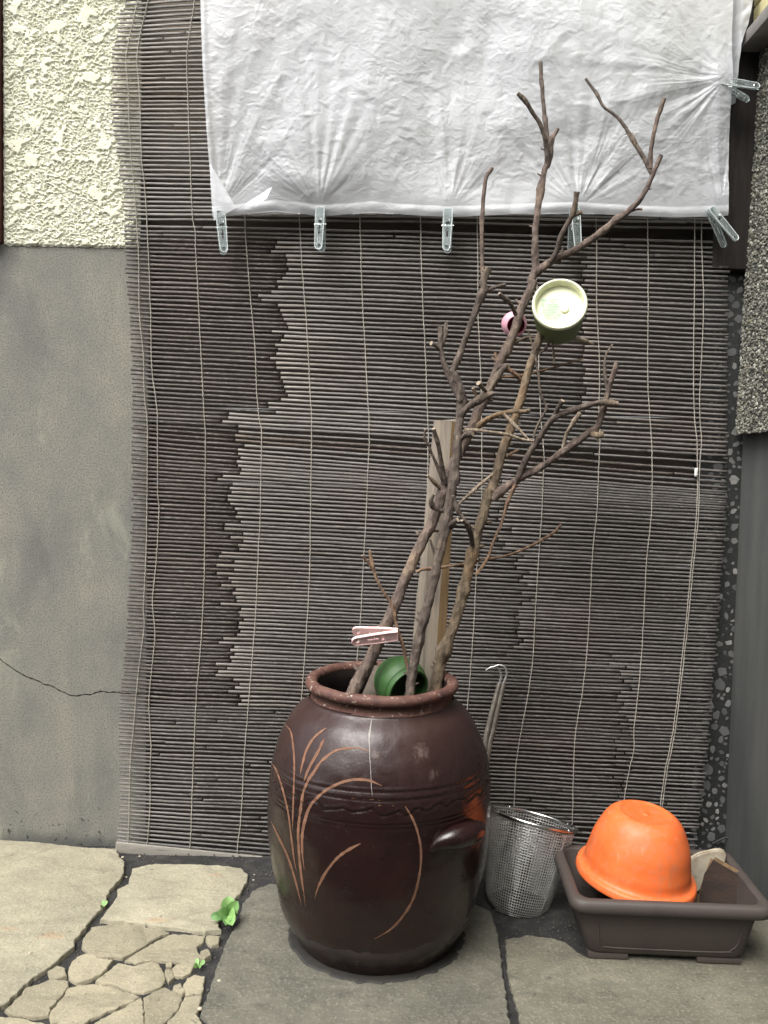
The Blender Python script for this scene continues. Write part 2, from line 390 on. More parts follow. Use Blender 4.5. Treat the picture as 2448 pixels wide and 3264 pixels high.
def sweep(path, radii, sides=10, caps=True, rough=0, seed=0, flat=None):
    """tube mesh along path; returns verts, faces, cap indices"""
    path = np.asarray(path, float); n = len(path)
    T = np.gradient(path, axis=0); T /= np.linalg.norm(T, axis=1)[:, None] + 1e-12
    up = np.array([0, -1, 0.]) if abs(T[0][1]) < .9 else np.array([1., 0, 0])
    N = np.cross(T[0], up); N /= np.linalg.norm(N)
    V = []; rr = np.broadcast_to(radii, (n,))
    for i in range(n):
        N = N - T[i] * np.dot(N, T[i]); N /= np.linalg.norm(N) + 1e-12
        B = np.cross(T[i], N)
        for k in range(sides):
            a = 2 * math.pi * k / sides
            q = rr[i]
            if rough:
                d = Vector(path[i]) * 55 + Vector((math.cos(a), math.sin(a), seed)) * 1.3
                q *= 1 + rough * mnoise.noise(d) + rough * .6 * mnoise.noise(d * 2.7)
            V.append(path[i] + q * (math.cos(a) * N + math.sin(a) * B * (flat or 1)))
    Fc = []
    for i in range(n - 1):
        for k in range(sides):
            k2 = (k + 1) % sides
            Fc.append([i * sides + k, i * sides + k2, (i + 1) * sides + k2, (i + 1) * sides + k])
    ci = []
    if caps:
        ci = [len(Fc), len(Fc) + 1]
        Fc.append(list(range(sides))[::-1]); Fc.append([(n - 1) * sides + k for k in range(sides)])
    return np.array(V), Fc, ci
def tube(name, pts, radii, mat, parent=None, sides=8, step=None, loc=None, rough=0):
    P = np.array([list(p) for p in pts], float)
    rr = np.broadcast_to(np.array(radii, float), (len(P),))
    if step:
        Q = catmull(np.column_stack([P, rr]), step); P, rr = Q[:, :3], Q[:, 3]
    V, Fc, ci = sweep(P, rr, sides, True, rough)
    return sharp(part(name, V, Fc, mat, parent, loc), 50)
def lathe(profile, segs, mtx=None, close_ends=False):
    V = []; Fc = []
    for r, z in profile:
        for k in range(segs):
            a = 2 * math.pi * k / segs; V.append(Vector((r * math.cos(a), r * math.sin(a), z)))
    for i in range(len(profile) - 1):
        for k in range(segs):
            k2 = (k + 1) % segs
            Fc.append([i * segs + k, i * segs + k2, (i + 1) * segs + k2, (i + 1) * segs + k])
    if close_ends:
        for i, rev in ((0, True), (len(profile) - 1, False)):
            if profile[i][0] > 1e-6:
                f = [i * segs + k for k in range(segs)]; Fc.append(f[::-1] if rev else f)
    if mtx is not None: V = [mtx @ v for v in V]
    return V, Fc
def grid_faces(nx, ny):
    i = np.arange(nx - 1)[None, :] + np.arange(ny - 1)[:, None] * nx
    return np.stack([i, i + 1, i + nx + 1, i + nx], -1).reshape(-1, 4)
def plate(outer, holes, th):
    """flat plate in xz, thickness along y, with holes"""
    bm = bmesh.new(); es = []
    for loop in [outer] + holes:
        vs_ = [bm.verts.new((x, -th / 2, z)) for x, z in loop]
        es += [bm.edges.new((vs_[i], vs_[(i + 1) % len(vs_)])) for i in range(len(vs_))]
    bmesh.ops.triangle_fill(bm, use_beauty=True, use_dissolve=False, edges=es)
    ex = bmesh.ops.extrude_face_region(bm, geom=list(bm.faces))
    for v in ex['geom']:
        if isinstance(v, bmesh.types.BMVert): v.co.y += th
    return bm
def circ(cx, cz, r, n=16, sx=1): return [(cx + sx * r * math.cos(2 * math.pi * k / n), cz + r * math.sin(2 * math.pi * k / n)) for k in range(n)]

# ================================================================== GROUND
gnd = tag(part('ground', [(-40, -40, -.03), (40, -40, -.03), (40, 40, -.03), (-40, 40, -.03)], [[0, 1, 2, 3]], 'joint'), kind='structure')
xs = np.linspace(-1.6, 1.6, 200); ys = np.linspace(-1.3, .1, 110)
gx, gy = np.meshgrid(xs, ys)
gz = -.0075 + .003 * fbm(gx * 14, gy * 14, 4, 3)
jo = part('joint_bed', np.stack([gx, gy, gz], -1).reshape(-1, 3), grid_faces(200, 110), 'joint', gnd)
# loose grit lying in the joints
_bm = bmesh.new(); bmesh.ops.create_icosphere(_bm, subdivisions=1, radius=1)
_iv = np.array([v.co[:] for v in _bm.verts]); _if = np.array([[v.index for v in f.verts] for f in _bm.faces]); _bm.free()
nG = 7000
_p = np.stack([rng.uniform(-1.0, .95, nG), rng.uniform(-.85, .0, nG), rng.uniform(-.009, -.004, nG)], -1)
_v = _iv[None] * (rng.uniform(.0008, .0026, nG)[:, None] * rng.uniform(.6, 1.3, (nG, 3)))[:, None, :] + _p[:, None, :]
tag(part('joint_grit', _v.reshape(-1, 3), (_if[None] + (np.arange(nG) * len(_iv))[:, None, None]).reshape(-1, 3), 'grit', gnd, smooth=False), kind='stuff')
c0 = crop(0, 2448, .4919)
SL = [
 ('slab_pale', c0([(-400, 440), (0, 470), (250, 485), (560, 518), (745, 525), (770, 570), (805, 610), (800, 680), (760, 740), (715, 790), (690, 840), (690, 880), (640, 930), (590, 990), (540, 1050), (490, 1110), (465, 1170), (410, 1220), (340, 1280), (270, 1325), (210, 1365), (150, 1420), (90, 1480), (30, 1535), (-60, 1580), (-400, 1640)])),
 ('slab_pale', c0([(865, 650), (1000, 625), (1300, 625), (1560, 650), (1605, 700), (1590, 760), (1540, 830), (1480, 890), (1440, 960), (1410, 1010), (1425, 1050), (1330, 1062), (1180, 1045), (1050, 1030), (900, 1005), (760, 995), (650, 985), (690, 930), (740, 870), (770, 820), (765, 790), (840, 745), (850, 690)])),
 ('slab_mid', c0([(600, 1035), (700, 1015), (850, 1015), (1000, 1040), (1085, 1060), (1000, 1100), (930, 1150), (860, 1190), (795, 1222), (740, 1215), (650, 1220), (590, 1195), (545, 1160), (540, 1110)])),
 ('slab_mid', c0([(1120, 1073), (1200, 1075), (1325, 1085), (1310, 1120), (1270, 1160), (1290, 1200), (1280, 1260), (1240, 1275), (1180, 1250), (1110, 1240), (1000, 1235), (880, 1255), (820, 1236), (880, 1200), (950, 1155), (1025, 1112)])),
 ('slab_mid', c0([(500, 1225), (560, 1205), (640, 1235), (725, 1245), (685, 1298), (635, 1343), (585, 1368), (500, 1385), (460, 1345), (450, 1290)])),
 ('slab_mid', c0([(770, 1260), (870, 1278), (980, 1248), (1030, 1270), (1060, 1330), (1065, 1380), (1000, 1425), (930, 1445), (870, 1436), (760, 1401), (630, 1372), (690, 1322)])),
 ('slab_mid', c0([(320, 1315), (370, 1285), (415, 1300), (420, 1340), (370, 1360), (325, 1340)])),
 ('slab_mid', c0([(40, 1560), (110, 1500), (180, 1420), (250, 1400), (340, 1365), (420, 1375), (438, 1412), (385, 1486), (322, 1545), (312, 1600), (200, 1600), (60, 1585)])),
 ('slab_mid', c0([(446, 1424), (520, 1399), (600, 1392), (750, 1424), (860, 1454), (900, 1478), (800, 1518), (700, 1566), (600, 1612), (540, 1650), (400, 1650), (385, 1630), (335, 1640), (328, 1592), (347, 1550), (402, 1496)])),
 ('slab_mid', c0([(913, 1492), (922, 1560), (930, 1720), (600, 1720), (622, 1655), (720, 1596), (850, 1526)])),
 ('slab_mid', c0([(936, 1484), (1000, 1446), (1070, 1418), (1120, 1440), (1172, 1482), (1160, 1530), (1110, 1590), (1060, 1650), (1000, 1730), (948, 1730), (942, 1600)])),
 ('slab_mid', c0([(1195, 1484), (1298, 1472), (1285, 1560), (1250, 1610), (1150, 1700), (1080, 1670), (1140, 1594), (1184, 1530)])),
 ('slab_mid', c0([(1208, 1362), (1260, 1334), (1320, 1342), (1306, 1448), (1212, 1460), (1198, 1420)])),
 ('slab_mid', c0([(1122, 1290), (1150, 1262), (1200, 1266), (1245, 1290), (1240, 1318), (1180, 1342), (1124, 1330)])),
 ('slab_mid', c0([(1342, 1085), (1425, 1087), (1410, 1130), (1370, 1145), (1342, 1120)])),
 ('slab_mid', c0([(1310, 1190), (1350, 1180), (1362, 1213), (1322, 1240), (1300, 1225)])),
 ('slab_mid', c0([(1128, 1402), (1168, 1385), (1190, 1420), (1178, 1460), (1130, 1438)])),
 ('slab_mid', c0([(1076, 1302), (1102, 1294), (1126, 1348), (1092, 1374), (1076, 1342)])),
 ('slab_mid', c0([(1082, 1268), (1112, 1258), (1108, 1284), (1084, 1290)])),
 ('slab_mid', c0([(-300, 1640), (0, 1625), (150, 1638), (280, 1664), (320, 1800), (-300, 1800)])),
 ('slab_mid', c0([(1205, 1640), (1270, 1596), (1306, 1650), (1310, 1740), (1160, 1740)])),
 ('slab_mid', c0([(340, 1690), (600, 1665), (570, 1800), (350, 1800)])),
 ('slab_grey', c0([(1640, 800), (1580, 880), (1552, 1010), (1490, 1090), (1450, 1180), (1400, 1330), (1362, 1430), (1345, 1480), (1318, 1560), (1300, 1600), (1345, 1640), (1360, 1800)]) +
   [(1640, 3400), (1622, 3264), (1612, 3180), (1600, 3100), (1592, 3020), (1580, 2960), (1560, 2905), (1500, 2880), (1300, 2850), (1000, 2830), (860, 2820)]),
 ('slab_grey2', [(1612, 2990), (1690, 2978), (1740, 2984), (1795, 2996), (1850, 3036), (1880, 3052), (1905, 3020), (1960, 2900), (2440, 2890), (2700, 2900), (2750, 3450), (1696, 3450), (1668, 3290), (1652, 3215), (1636, 3160), (1618, 3090)]),
]
def slab(mat, px, top):
    P = [G(x, y, 0) for x, y in px]
    # densify with a ragged edge
    Q = []
    for i, p in enumerate(P):
        q = P[(i + 1) % len(P)]; L = (q - p).length; n = max(1, int(L / .006))
        for k in range(n):
            t = k / n; a = p.lerp(q, t)
            d = Vector((mnoise.noise(a * 60), mnoise.noise(a * 60 + Vector((9, 3, 1))), 0)) * .004 + Vector((mnoise.noise(a * 210), mnoise.noise(a * 210 + Vector((4, 8, 2))), 0)) * .0022
            Q.append(a + d)
    cen = sum(Q, Vector()) / len(Q); n = len(Q)
    nrm = []
    for i in range(n):
        e = (Q[(i + 1) % n] - Q[i - 1]); e.z = 0
        nn = Vector((-e.y, e.x, 0)); nn = nn.normalized() if nn.length > 1e-6 else Vector((0, 0, 0))
        nrm.append(nn)
    area = sum(Q[i].x * Q[(i + 1) % n].y - Q[(i + 1) % n].x * Q[i].y for i in range(n))
    sg = 1 if area > 0 else -1
    grow = -.0026 if 'mid' in mat else -.001
    V = []
    for off, dz in ((0, -.03), (0, -.0035), (.0012, -.0008), (.0028, 0)):
        for i in range(n):
            p = Q[i] + nrm[i] * sg * (off + grow)
            V.append((p.x, p.y, top + dz + (.0015 * mnoise.noise(p * 25) if dz > -.02 else 0)))
    Fc = []
    for r_ in range(3):
        for i in range(n):
            j = (i + 1) % n; f = [r_ * n + i, r_ * n + j, (r_ + 1) * n + j, (r_ + 1) * n + i]
            Fc.append(f if sg > 0 else f[::-1])
    bm = bmesh.new(); vv = [bm.verts.new(v) for v in V]
    for f in Fc: bm.faces.new([vv[i] for i in f])
    es = [e for e in (bm.edges.get((vv[3 * n + i], vv[3 * n + (i + 1) % n])) for i in range(n)) if e]
    bmesh.ops.triangle_fill(bm, use_beauty=True, edges=es)
    return sharp(from_bm('flagstone', bm, mat, gnd), 24)
for i, (m, px) in enumerate(SL):
    slab(m, px, random.uniform(-.002, .003) if i > 1 else .002)

# ================================================================== LEFT WALL (cement below, yellow stucco above)
wall_l = thing('house_wall', 'house wall at left, cracked grey cement below rough pale yellow stucco', 'wall', (-.85, 0, 0))
zc = U(200, 782, 0).z
xL, xR = U(-260, 1600, 0).x, U(470, 1600, 0).x
ck = crop(0, 1632, .4919)([(-200, 860), (-60, 900), (0, 955), (60, 1000), (120, 1040), (170, 1070), (215, 1082), (260, 1102), (280, 1118), (325, 1122), (370, 1150), (410, 1168), (450, 1188), (505, 1192), (560, 1180), (585, 1186), (620, 1172), (660, 1160), (700, 1172), (750, 1166), (800, 1176), (860, 1180), (960, 1175)])
C = [U(x, y, 0) for x, y in ck]; C = [p for p in C if xL < p.x < xR]
C = [Vector((xL, 0, C[0].z))] + C + [Vector((xR, 0, C[-1].z))]
CC = []
for i in range(len(C) - 1):
    for k in range(4):
        p = C[i].lerp(C[i + 1], k / 4); CC.append(Vector((p.x, 0, p.z + .002 * mnoise.noise(p * 120))))
CC.append(C[-1])
bm = bmesh.new()
def prism(bm, loop, y0, y1):
    f = [bm.verts.new((x, y0, z)) for x, z in loop]; g = [bm.verts.new((x, y1, z)) for x, z in loop]
    n = len(loop)
    ff = bm.faces.new(f)
    for i in range(n): bm.faces.new((f[i], g[i], g[(i + 1) % n], f[(i + 1) % n]))
    return ff
gap = lambda i: .0016 + .0007 * math.sin(i * 1.7) + .0012 * math.exp(-i / 25)
up = [(p.x, p.z + gap(i)) for i, p in enumerate(CC)] + [(xR, zc), (xL, zc)]
dn = [(p.x, p.z - gap(i)) for i, p in enumerate(CC)][::-1] + [(xL, -.05), (xR, -.05)]
fs = [prism(bm, up, 0, .1), prism(bm, dn, 0, .1)]
bmesh.ops.triangulate(bm, faces=fs)
from_bm('cement_dado', bm, 'cement', wall_l, smooth=False)
# stucco coat: knocked-down plaster, real relief
x0, x1 = U(12, 400, 0).x, U(452, 400, 0).x
z0, z1 = zc - .004, U(200, -90, 0).z
nx, nz = 230, 430
gx, gz = np.meshgrid(np.linspace(x0, x1, nx), np.linspace(z0, z1, nz))
w1, w2 = fbm(gx * 40, gz * 40, 3, 11) * .012, fbm(gx * 40, gz * 40, 3, 17) * .012
pl = fbm((gx + w1) * 30, (gz + w2) * 26, 3, 5)
plate_m = sst(.30, .40, pl)
fine = fbm((gx + w1 * .5) * 120, (gz + w2 * .5) * 210, 5, 23)
h = .004 + .0032 * plate_m + (1 - plate_m) * (.0032 * fine + .0014 * fbm(gx * 330, gz * 420, 2, 31)) + .0004 * fine
edge = np.minimum.reduce([gx - x0, gz - z0])
h = h * sst(-.001, .006, edge) + .0012
ex = np.where(gx - x0 < 1e-6, .002 * pn(gz * 60, gx * 0, 3), 0)
ez = np.where(gz - z0 < 1e-6, .0025 * pn(gx * 70, gz * 0, 4), 0)
part('stucco_coat', np.stack([gx + ex, -h, gz + ez], -1).reshape(-1, 3), grid_faces(nx, nz), 'stucco', wall_l)
box('stucco_backing', (x0 + .001, .0005, zc + .0005), (x1, .1, z1), 'cement', wall_l, 0)
# red-brown post at the frame's left edge
xp = U(8, 400, 0).x
box('corner_post', (xp - .16, -.03, zc + .002), (xp - .001, .06, z1), 'redpost', None, .003, loc=(xp - .08, 0, zc))
tag(bpy.data.objects['corner_post'], 'red-brown wooden corner post left of the yellow stucco', 'post')

# ================================================================== SHUTTER BEHIND THE BLIND
xS0, xS1 = U(472, 1200, 0).x, U(2330, 1200, 0).x
sh = thing('wooden_shutter', 'dark weathered board shutter behind the bamboo blind', 'shutter', ((xS0 + xS1) / 2, .05, 0))
zb = -.02; bh = .19
while zb < 2.3:
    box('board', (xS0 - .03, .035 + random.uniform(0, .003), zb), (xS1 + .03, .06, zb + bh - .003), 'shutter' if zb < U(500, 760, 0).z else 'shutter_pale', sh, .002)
    zb += bh
# ================================================================== TERRAZZO PIER
tx0, tx1 = U(2215, 2600, 0).x - .03, U(2340, 2000, 0).x + .006
zt = U(2340, 850, 0).z
pier = thing('terrazzo_pier', 'dark terrazzo pier with pale stone chips right of the blind', 'pier', ((tx0 + tx1) / 2, 0, 0))
box('pier_body', (tx0, 0, -.05), (tx1, .034, zt), 'terrazzo', pier, .001)
placed = []
tries = 0
while len(placed) < 290 and tries < 30000:
    tries += 1
    s = random.choice([.017, .014, .012, .010, .008, .007, .006, .005]) * random.uniform(.8, 1.2)
    zz = random.uniform(.01, zt - .02)
    xlo = U(2190 + (1 - zz / zt) * 0, 1600, 0).x
    x_ = random.uniform(tx0 + .025, tx1 - .006)
    if all((x_ - a) ** 2 + (zz - b_) ** 2 > (.82 * (s + s2)) ** 2 for a, b_, s2 in placed):
        placed.append((x_, zz, s))
for x_, zz, s in placed:
    n = random.randint(5, 7); a0 = random.random() * 6.28; el = random.uniform(.5, .95); ro = random.random() * 3.14
    o_, i_ = [], []
    for k in range(n):
        a = a0 + 2 * math.pi * k / n + random.uniform(-.3, .3); q = s * random.uniform(.75, 1.05)
        dx, dz = q * math.cos(a), q * el * math.sin(a)
        dx, dz = dx * math.cos(ro) - dz * math.sin(ro), dx * math.sin(ro) + dz * math.cos(ro)
        o_.append((x_ + dx, .0005, zz + dz)); i_.append((x_ + dx * .93, -.0009, zz + dz * .93))
    part('stone_chip', o_ + i_, [list(range(n, 2 * n))] + [[k, (k + 1) % n, n + (k + 1) % n, n + k] for k in range(n)], 'chip', pier, smooth=False)
# dark wooden post above the pier
px0 = U(2318, 500, -.02).x
o = box('window_post', (px0 - .03, -.03, zt - .012), (px0 + .075, .03, 2.35), 'darkwood', None, .003, loc=(px0, 0, zt))
tag(o, 'dark weathered wooden post beside the right edge of the plastic sheet', 'post')
# ================================================================== RIGHT SIDE WALL
XR = U(2366, 1450, 0).x
sw = thing('side_wall', 'grey side wall at right, pebble-dash panel above a smooth cement base', 'wall', (XR, -.3, 0))
zpb = U(2346, 1384, -.02).z
bm = bmesh.new(); box_bm(bm, (XR, -4.2, -.05), (XR + .2, .034, zpb + .05), .002)
sharp(from_bm('cement_base', bm, 'cement_dark', sw))
# rounded cement upstand standing proud along the wall
V = []; prof = [(XR + .001, .0), (XR - .002, .01), (XR - .004, .03)]
xb, xt = U(2346, 1384, -.02).x, U(2415, 250, -.02).x
zpt = U(2345, 175, -.02).z
y0p, y1p = -.022, -4.2
bm = bmesh.new()
cs = [bm.verts.new(v) for v in ((xb, y0p, zpb), (xb, y1p, zpb), (xt, y1p, zpt), (xt, y0p, zpt), (xb + .2, y0p, zpb), (xb + .2, y1p, zpb), (xt + .2, y1p, zpt), (xt + .2, y0p, zpt))]
for f in ((0, 1, 2, 3), (0, 3, 7, 4), (0, 4, 5, 1), (1, 5, 6, 2), (2, 6, 7, 3), (4, 7, 6, 5)): bm.faces.new([cs[i] for i in f])
pp = from_bm('pebble_dash_panel', bm, 'pebble_base', sw, smooth=False)
# pebbles: too small to pick apart, one mesh
icov = []; bm = bmesh.new(); bmesh.ops.create_icosphere(bm, subdivisions=1, radius=1)
IV = np.array([v.co[:] for v in bm.verts]); IF = np.array([[v.index for v in f.verts] for f in bm.faces]); bm.free()
nP = 27000
pv = rng.random(nP); py_ = y0p - np.concatenate([rng.random(9000) ** 1.3 * .42, rng.uniform(.36, 1.4, 18000)])
pz = zpb + pv * (zpt - zpb); pxx = xb + pv * (xt - xb)
sz = rng.uniform(.0022, .0042, nP)
sc = sz[:, None] * rng.uniform(.7, 1.2, (nP, 3))
PV = IV[None] * sc[:, None, :] + np.stack([pxx - .0008, py_, pz], -1)[:, None, :]
PF = (IF[None] + (np.arange(nP) * len(IV))[:, None, None]).reshape(-1, 3)
o = part('pebble_layer', PV.reshape(-1, 3), PF, 'pebble', pp, smooth=False); tag(o, kind='stuff')
pal = np.array([lin(128, 128, 116), lin(98, 98, 90), lin(160, 160, 146), lin(196, 196, 182), lin(80, 78, 70), lin(140, 132, 108)])
tc_ = .84 * np.repeat(pal[rng.choice(6, nP, p=[.3, .25, .2, .08, .12, .05])], len(IV), axis=0)
a_ = o.data.color_attributes.new('tint', 'FLOAT_COLOR', 'POINT'); a_.data.foreach_set('color', tc_.ravel())
# ledge over the pebble dash and the tiles above it
xl = U(2350, 170, -.03).x
box('ledge', (xl, -4.2, zpt), (xt + .2, -.034, zpt + .03), 'ledge', sw, .003)
box('upper_wall', (xl + .061, -4.2, zpt + .0305), (xt + .2, .034, 3.6), 'stucco', sw, .003)
for k in range(14):
    for r_ in range(3):
        ya = -.04 - k * .1
        box('wall_tile', (xl + .03, ya - .096, zpt + .031 + r_ * .07), (xl + .06, ya, zpt + .031 + r_ * .07 + .066), 'tile_yellow', sw, .004)

# ================================================================== ADDED WALL (unseen behind the viewer, blocks low sky and darkens reflections)
o = box('sky_block_wall', (-6, -5.2, -.05), (2.5, -5.0, 3.0), 'darkwood', None, .004, loc=(-1, -5.1, 0))
tag(o, 'plain dark timber wall added unseen behind the viewer to block low sky', 'wall')

# ================================================================== BAMBOO BLIND
BY = -.03
LE = np.array([(-120, 420), (0, 398), (80, 372), (150, 360), (250, 355), (350, 355), (430, 365), (500, 378), (620, 392), (700, 395), (816, 398), (920, 405), (1050, 415), (1200, 422), (1350, 425), (1600, 422), (1680, 420), (1829, 416), (1986, 411), (2100, 401), (2222, 386), (2370, 381), (2497, 381), (2546, 388), (2610, 379), (2684, 371), (2800, 368)], float)
RE = np.array([(-120, 2318), (700, 2318), (816, 2320), (865, 2323), (1308, 2323), (1500, 2321), (1730, 2306), (1902, 2294), (2124, 2276), (2271, 2262), (2419, 2247), (2512, 2237), (2669, 2222), (2900, 2200)], float)
SLOPE = np.array([(-120, -.04), (0, -.045), (250, 0), (600, .025), (690, .012), (720, .03), (900, .043), (1280, .056), (1345, .06), (1372, .076), (1420, .078), (1520, .058), (1700, .052), (2000, .045), (2300, .04), (2560, .045), (2640, .07), (2700, .1)], float)
itp = lambda A, y: float(np.interp(y, A[:, 0], A[:, 1]))
blind = thing('bamboo_blind', 'weathered grey bamboo slat blind hanging from the wall behind the jar', 'blind', (0, BY, .03))
prof_n = 6
pa = [2 * math.pi * (k + .5) / prof_n for k in range(prof_n)]
y = -110.0; k = 0
TINT = {'brown': np.array(lin(92, 86, 82)[:3]), 'grey': np.array(lin(114, 111, 108)[:3]), 'pale': np.array(lin(184, 177, 167)[:3]), 'dark': np.array(lin(72, 60, 53)[:3]), 'top': np.array(lin(146, 143, 137)[:3])}
def bulge(x, z):
    return .006 * math.sin(x * 5 + z * 3) + .004 * math.sin(z * 11 + x * 2)
j1 = j2 = 0
while y < 2688:
    xl_, xr_ = itp(LE, y) + random.uniform(-5, 5), 0
    s_ = itp(SLOPE, y)
    yr = y + s_ * 1900
    xr_ = itp(RE, yr) + random.uniform(-5, 5)
    # joints between the cane lengths
    if 745 < y < 1300: a1 = 888 + (-38 if random.random() < .25 else 0) + 22 * math.sin(y / 31.) + random.uniform(-9, 13)
    elif 1300 <= y < 2230: a1 = 752 + (-44 if random.random() < .2 else 0) + 18 * math.sin(y / 43.) + random.uniform(-12, 14)
    else: a1 = random.uniform(500, 1500)
    if 760 < y < 1260: a2 = 1862 + random.uniform(-16, 14)
    elif 1400 < y < 2010: a2 = 1640 + 50 * math.sin(y / 90) + random.uniform(-34, 34)
    elif 2050 < y < 2450: a2 = 1985 + random.uniform(-30, 30)
    else: a2 = random.uniform(1550, 2200)
    clear1 = 745 < y < 2230
    edges = [xl_, a1, a2, xr_]
    VV, FF, TT = [], [], []
    wslat = .0033 * random.uniform(.86, 1.12)
    if y > 2200: wslat *= .9
    miss = random.random() < .02
    tilt = random.uniform(-.0012, .0012)
    sd = random.random() * 100
    base3 = [TINT['brown'] if clear1 else TINT['grey'], TINT['grey'], TINT['grey'] * .85]
    if y < 700: base3 = [TINT['top'], TINT['top'], TINT['top']]
    if y > 2230: base3 = [TINT['grey'] * .9] * 3
    var = random.uniform(.78, 1.16)
    for pc in range(3):
        ea, eb = edges[pc], edges[pc + 1]
        if pc < 2: eb -= random.uniform(0, 7)
        n = max(3, int((eb - ea) / 30))
        pv_ = var * random.uniform(.9, 1.1)
        off = len(VV)
        xs_ = [ea + (eb - ea) * i / n for i in range(n + 1)]
        if pc == 0 and clear1 and eb - ea > 150: xs_ = [q for q in xs_ if q < eb - 62] + [eb - 46, eb - 40, eb - 12, eb]
        n = len(xs_) - 1
        for i in range(n + 1):
            px = xs_[i]
            py = y + s_ * (px - xl_)
            P = U(px, py, BY)
            # droop and ripple of the loose canes
            rip = .0011 * mnoise.noise(Vector((P.x * 9, P.z * 30, 2.2))) + .0006 * mnoise.noise(Vector((P.x * 22, sd, 0)))
            if py > 2080: rip += .0016 * mnoise.noise(Vector((P.x * 7, P.z * 12, 5)))
            yy = BY + bulge(P.x, P.z) + .0008 * mnoise.noise(Vector((P.x * 14, sd, 4))) - (.0009 if pc == 1 else 0)
            zz = P.z + rip + tilt * (i / n - .5)
            t = base3[pc] * pv_
            f = (px - ea)
            if pc == 1 and clear1:
                t = t + (TINT['pale'] - t) * (.38 + .5 * (var - .78)) * math.exp(-f / 170)
                mid_d = .5 + .5 * mnoise.noise(Vector((P.x * 3.2, P.z * 3.2, 8)))
                t = t * (1.05 - .38 * sst(.45, .75, mid_d) * (1 - math.exp(-f / 300)))
            elif pc == 0 and clear1:
                t = t + (TINT['dark'] * .62 - t) * (1.0 if eb - px < 34 + 14 * mnoise.noise(Vector((sd, 3, 1))) else 0.0)
            elif pc == 2 and a2 < 2000 and clear1:
                t = t + (TINT['pale'] - t) * .3 * math.exp(-f / 120)
            nb = mnoise.noise(Vector((P.x * 4, P.z * 6, 1)))
            t = t * (1 + .28 * nb + .16 * mnoise.noise(Vector((P.x * 30, sd, 9))))
            if abs(py - (1372 + .078 * (px - xl_))) < 16: t = t * np.array([.72, .62, .56])
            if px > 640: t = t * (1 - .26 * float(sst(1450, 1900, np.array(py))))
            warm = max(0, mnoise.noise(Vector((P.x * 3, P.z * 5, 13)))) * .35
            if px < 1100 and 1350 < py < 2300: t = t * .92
            t = t * np.array([1 + warm * .35, 1 - warm * .05, 1 - warm * .25])
            for a in pa:
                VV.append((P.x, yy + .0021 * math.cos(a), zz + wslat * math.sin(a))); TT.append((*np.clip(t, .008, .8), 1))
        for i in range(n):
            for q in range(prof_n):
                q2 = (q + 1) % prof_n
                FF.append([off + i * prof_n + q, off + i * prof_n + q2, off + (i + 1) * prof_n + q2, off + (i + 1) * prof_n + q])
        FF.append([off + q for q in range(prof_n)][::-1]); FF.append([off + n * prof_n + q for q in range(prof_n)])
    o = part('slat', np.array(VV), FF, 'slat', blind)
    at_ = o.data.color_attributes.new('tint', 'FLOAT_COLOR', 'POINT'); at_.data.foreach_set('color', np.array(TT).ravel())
    pitch = 13.9 if y < 1250 else (13.6 if y < 1450 else (12.9 if y < 1800 else 12.1))
    if 690 < y < 708: pitch = 20
    y += pitch * random.uniform(.9, 1.1); k += 1
# bottom rail
ra, rb_ = U(371, 2702, BY), U(1450, 2808, BY)
dr = (rb_ - ra); L = dr.length; an = math.atan2(dr.z, dr.x)
mt = Matrix.Translation(ra) @ Matrix.Rotation(-an, 4, 'Y')
box('bottom_rail', (0, -.012, -.012), (L * 1.55, .004, .019), 'rail', blind, .003, mt)
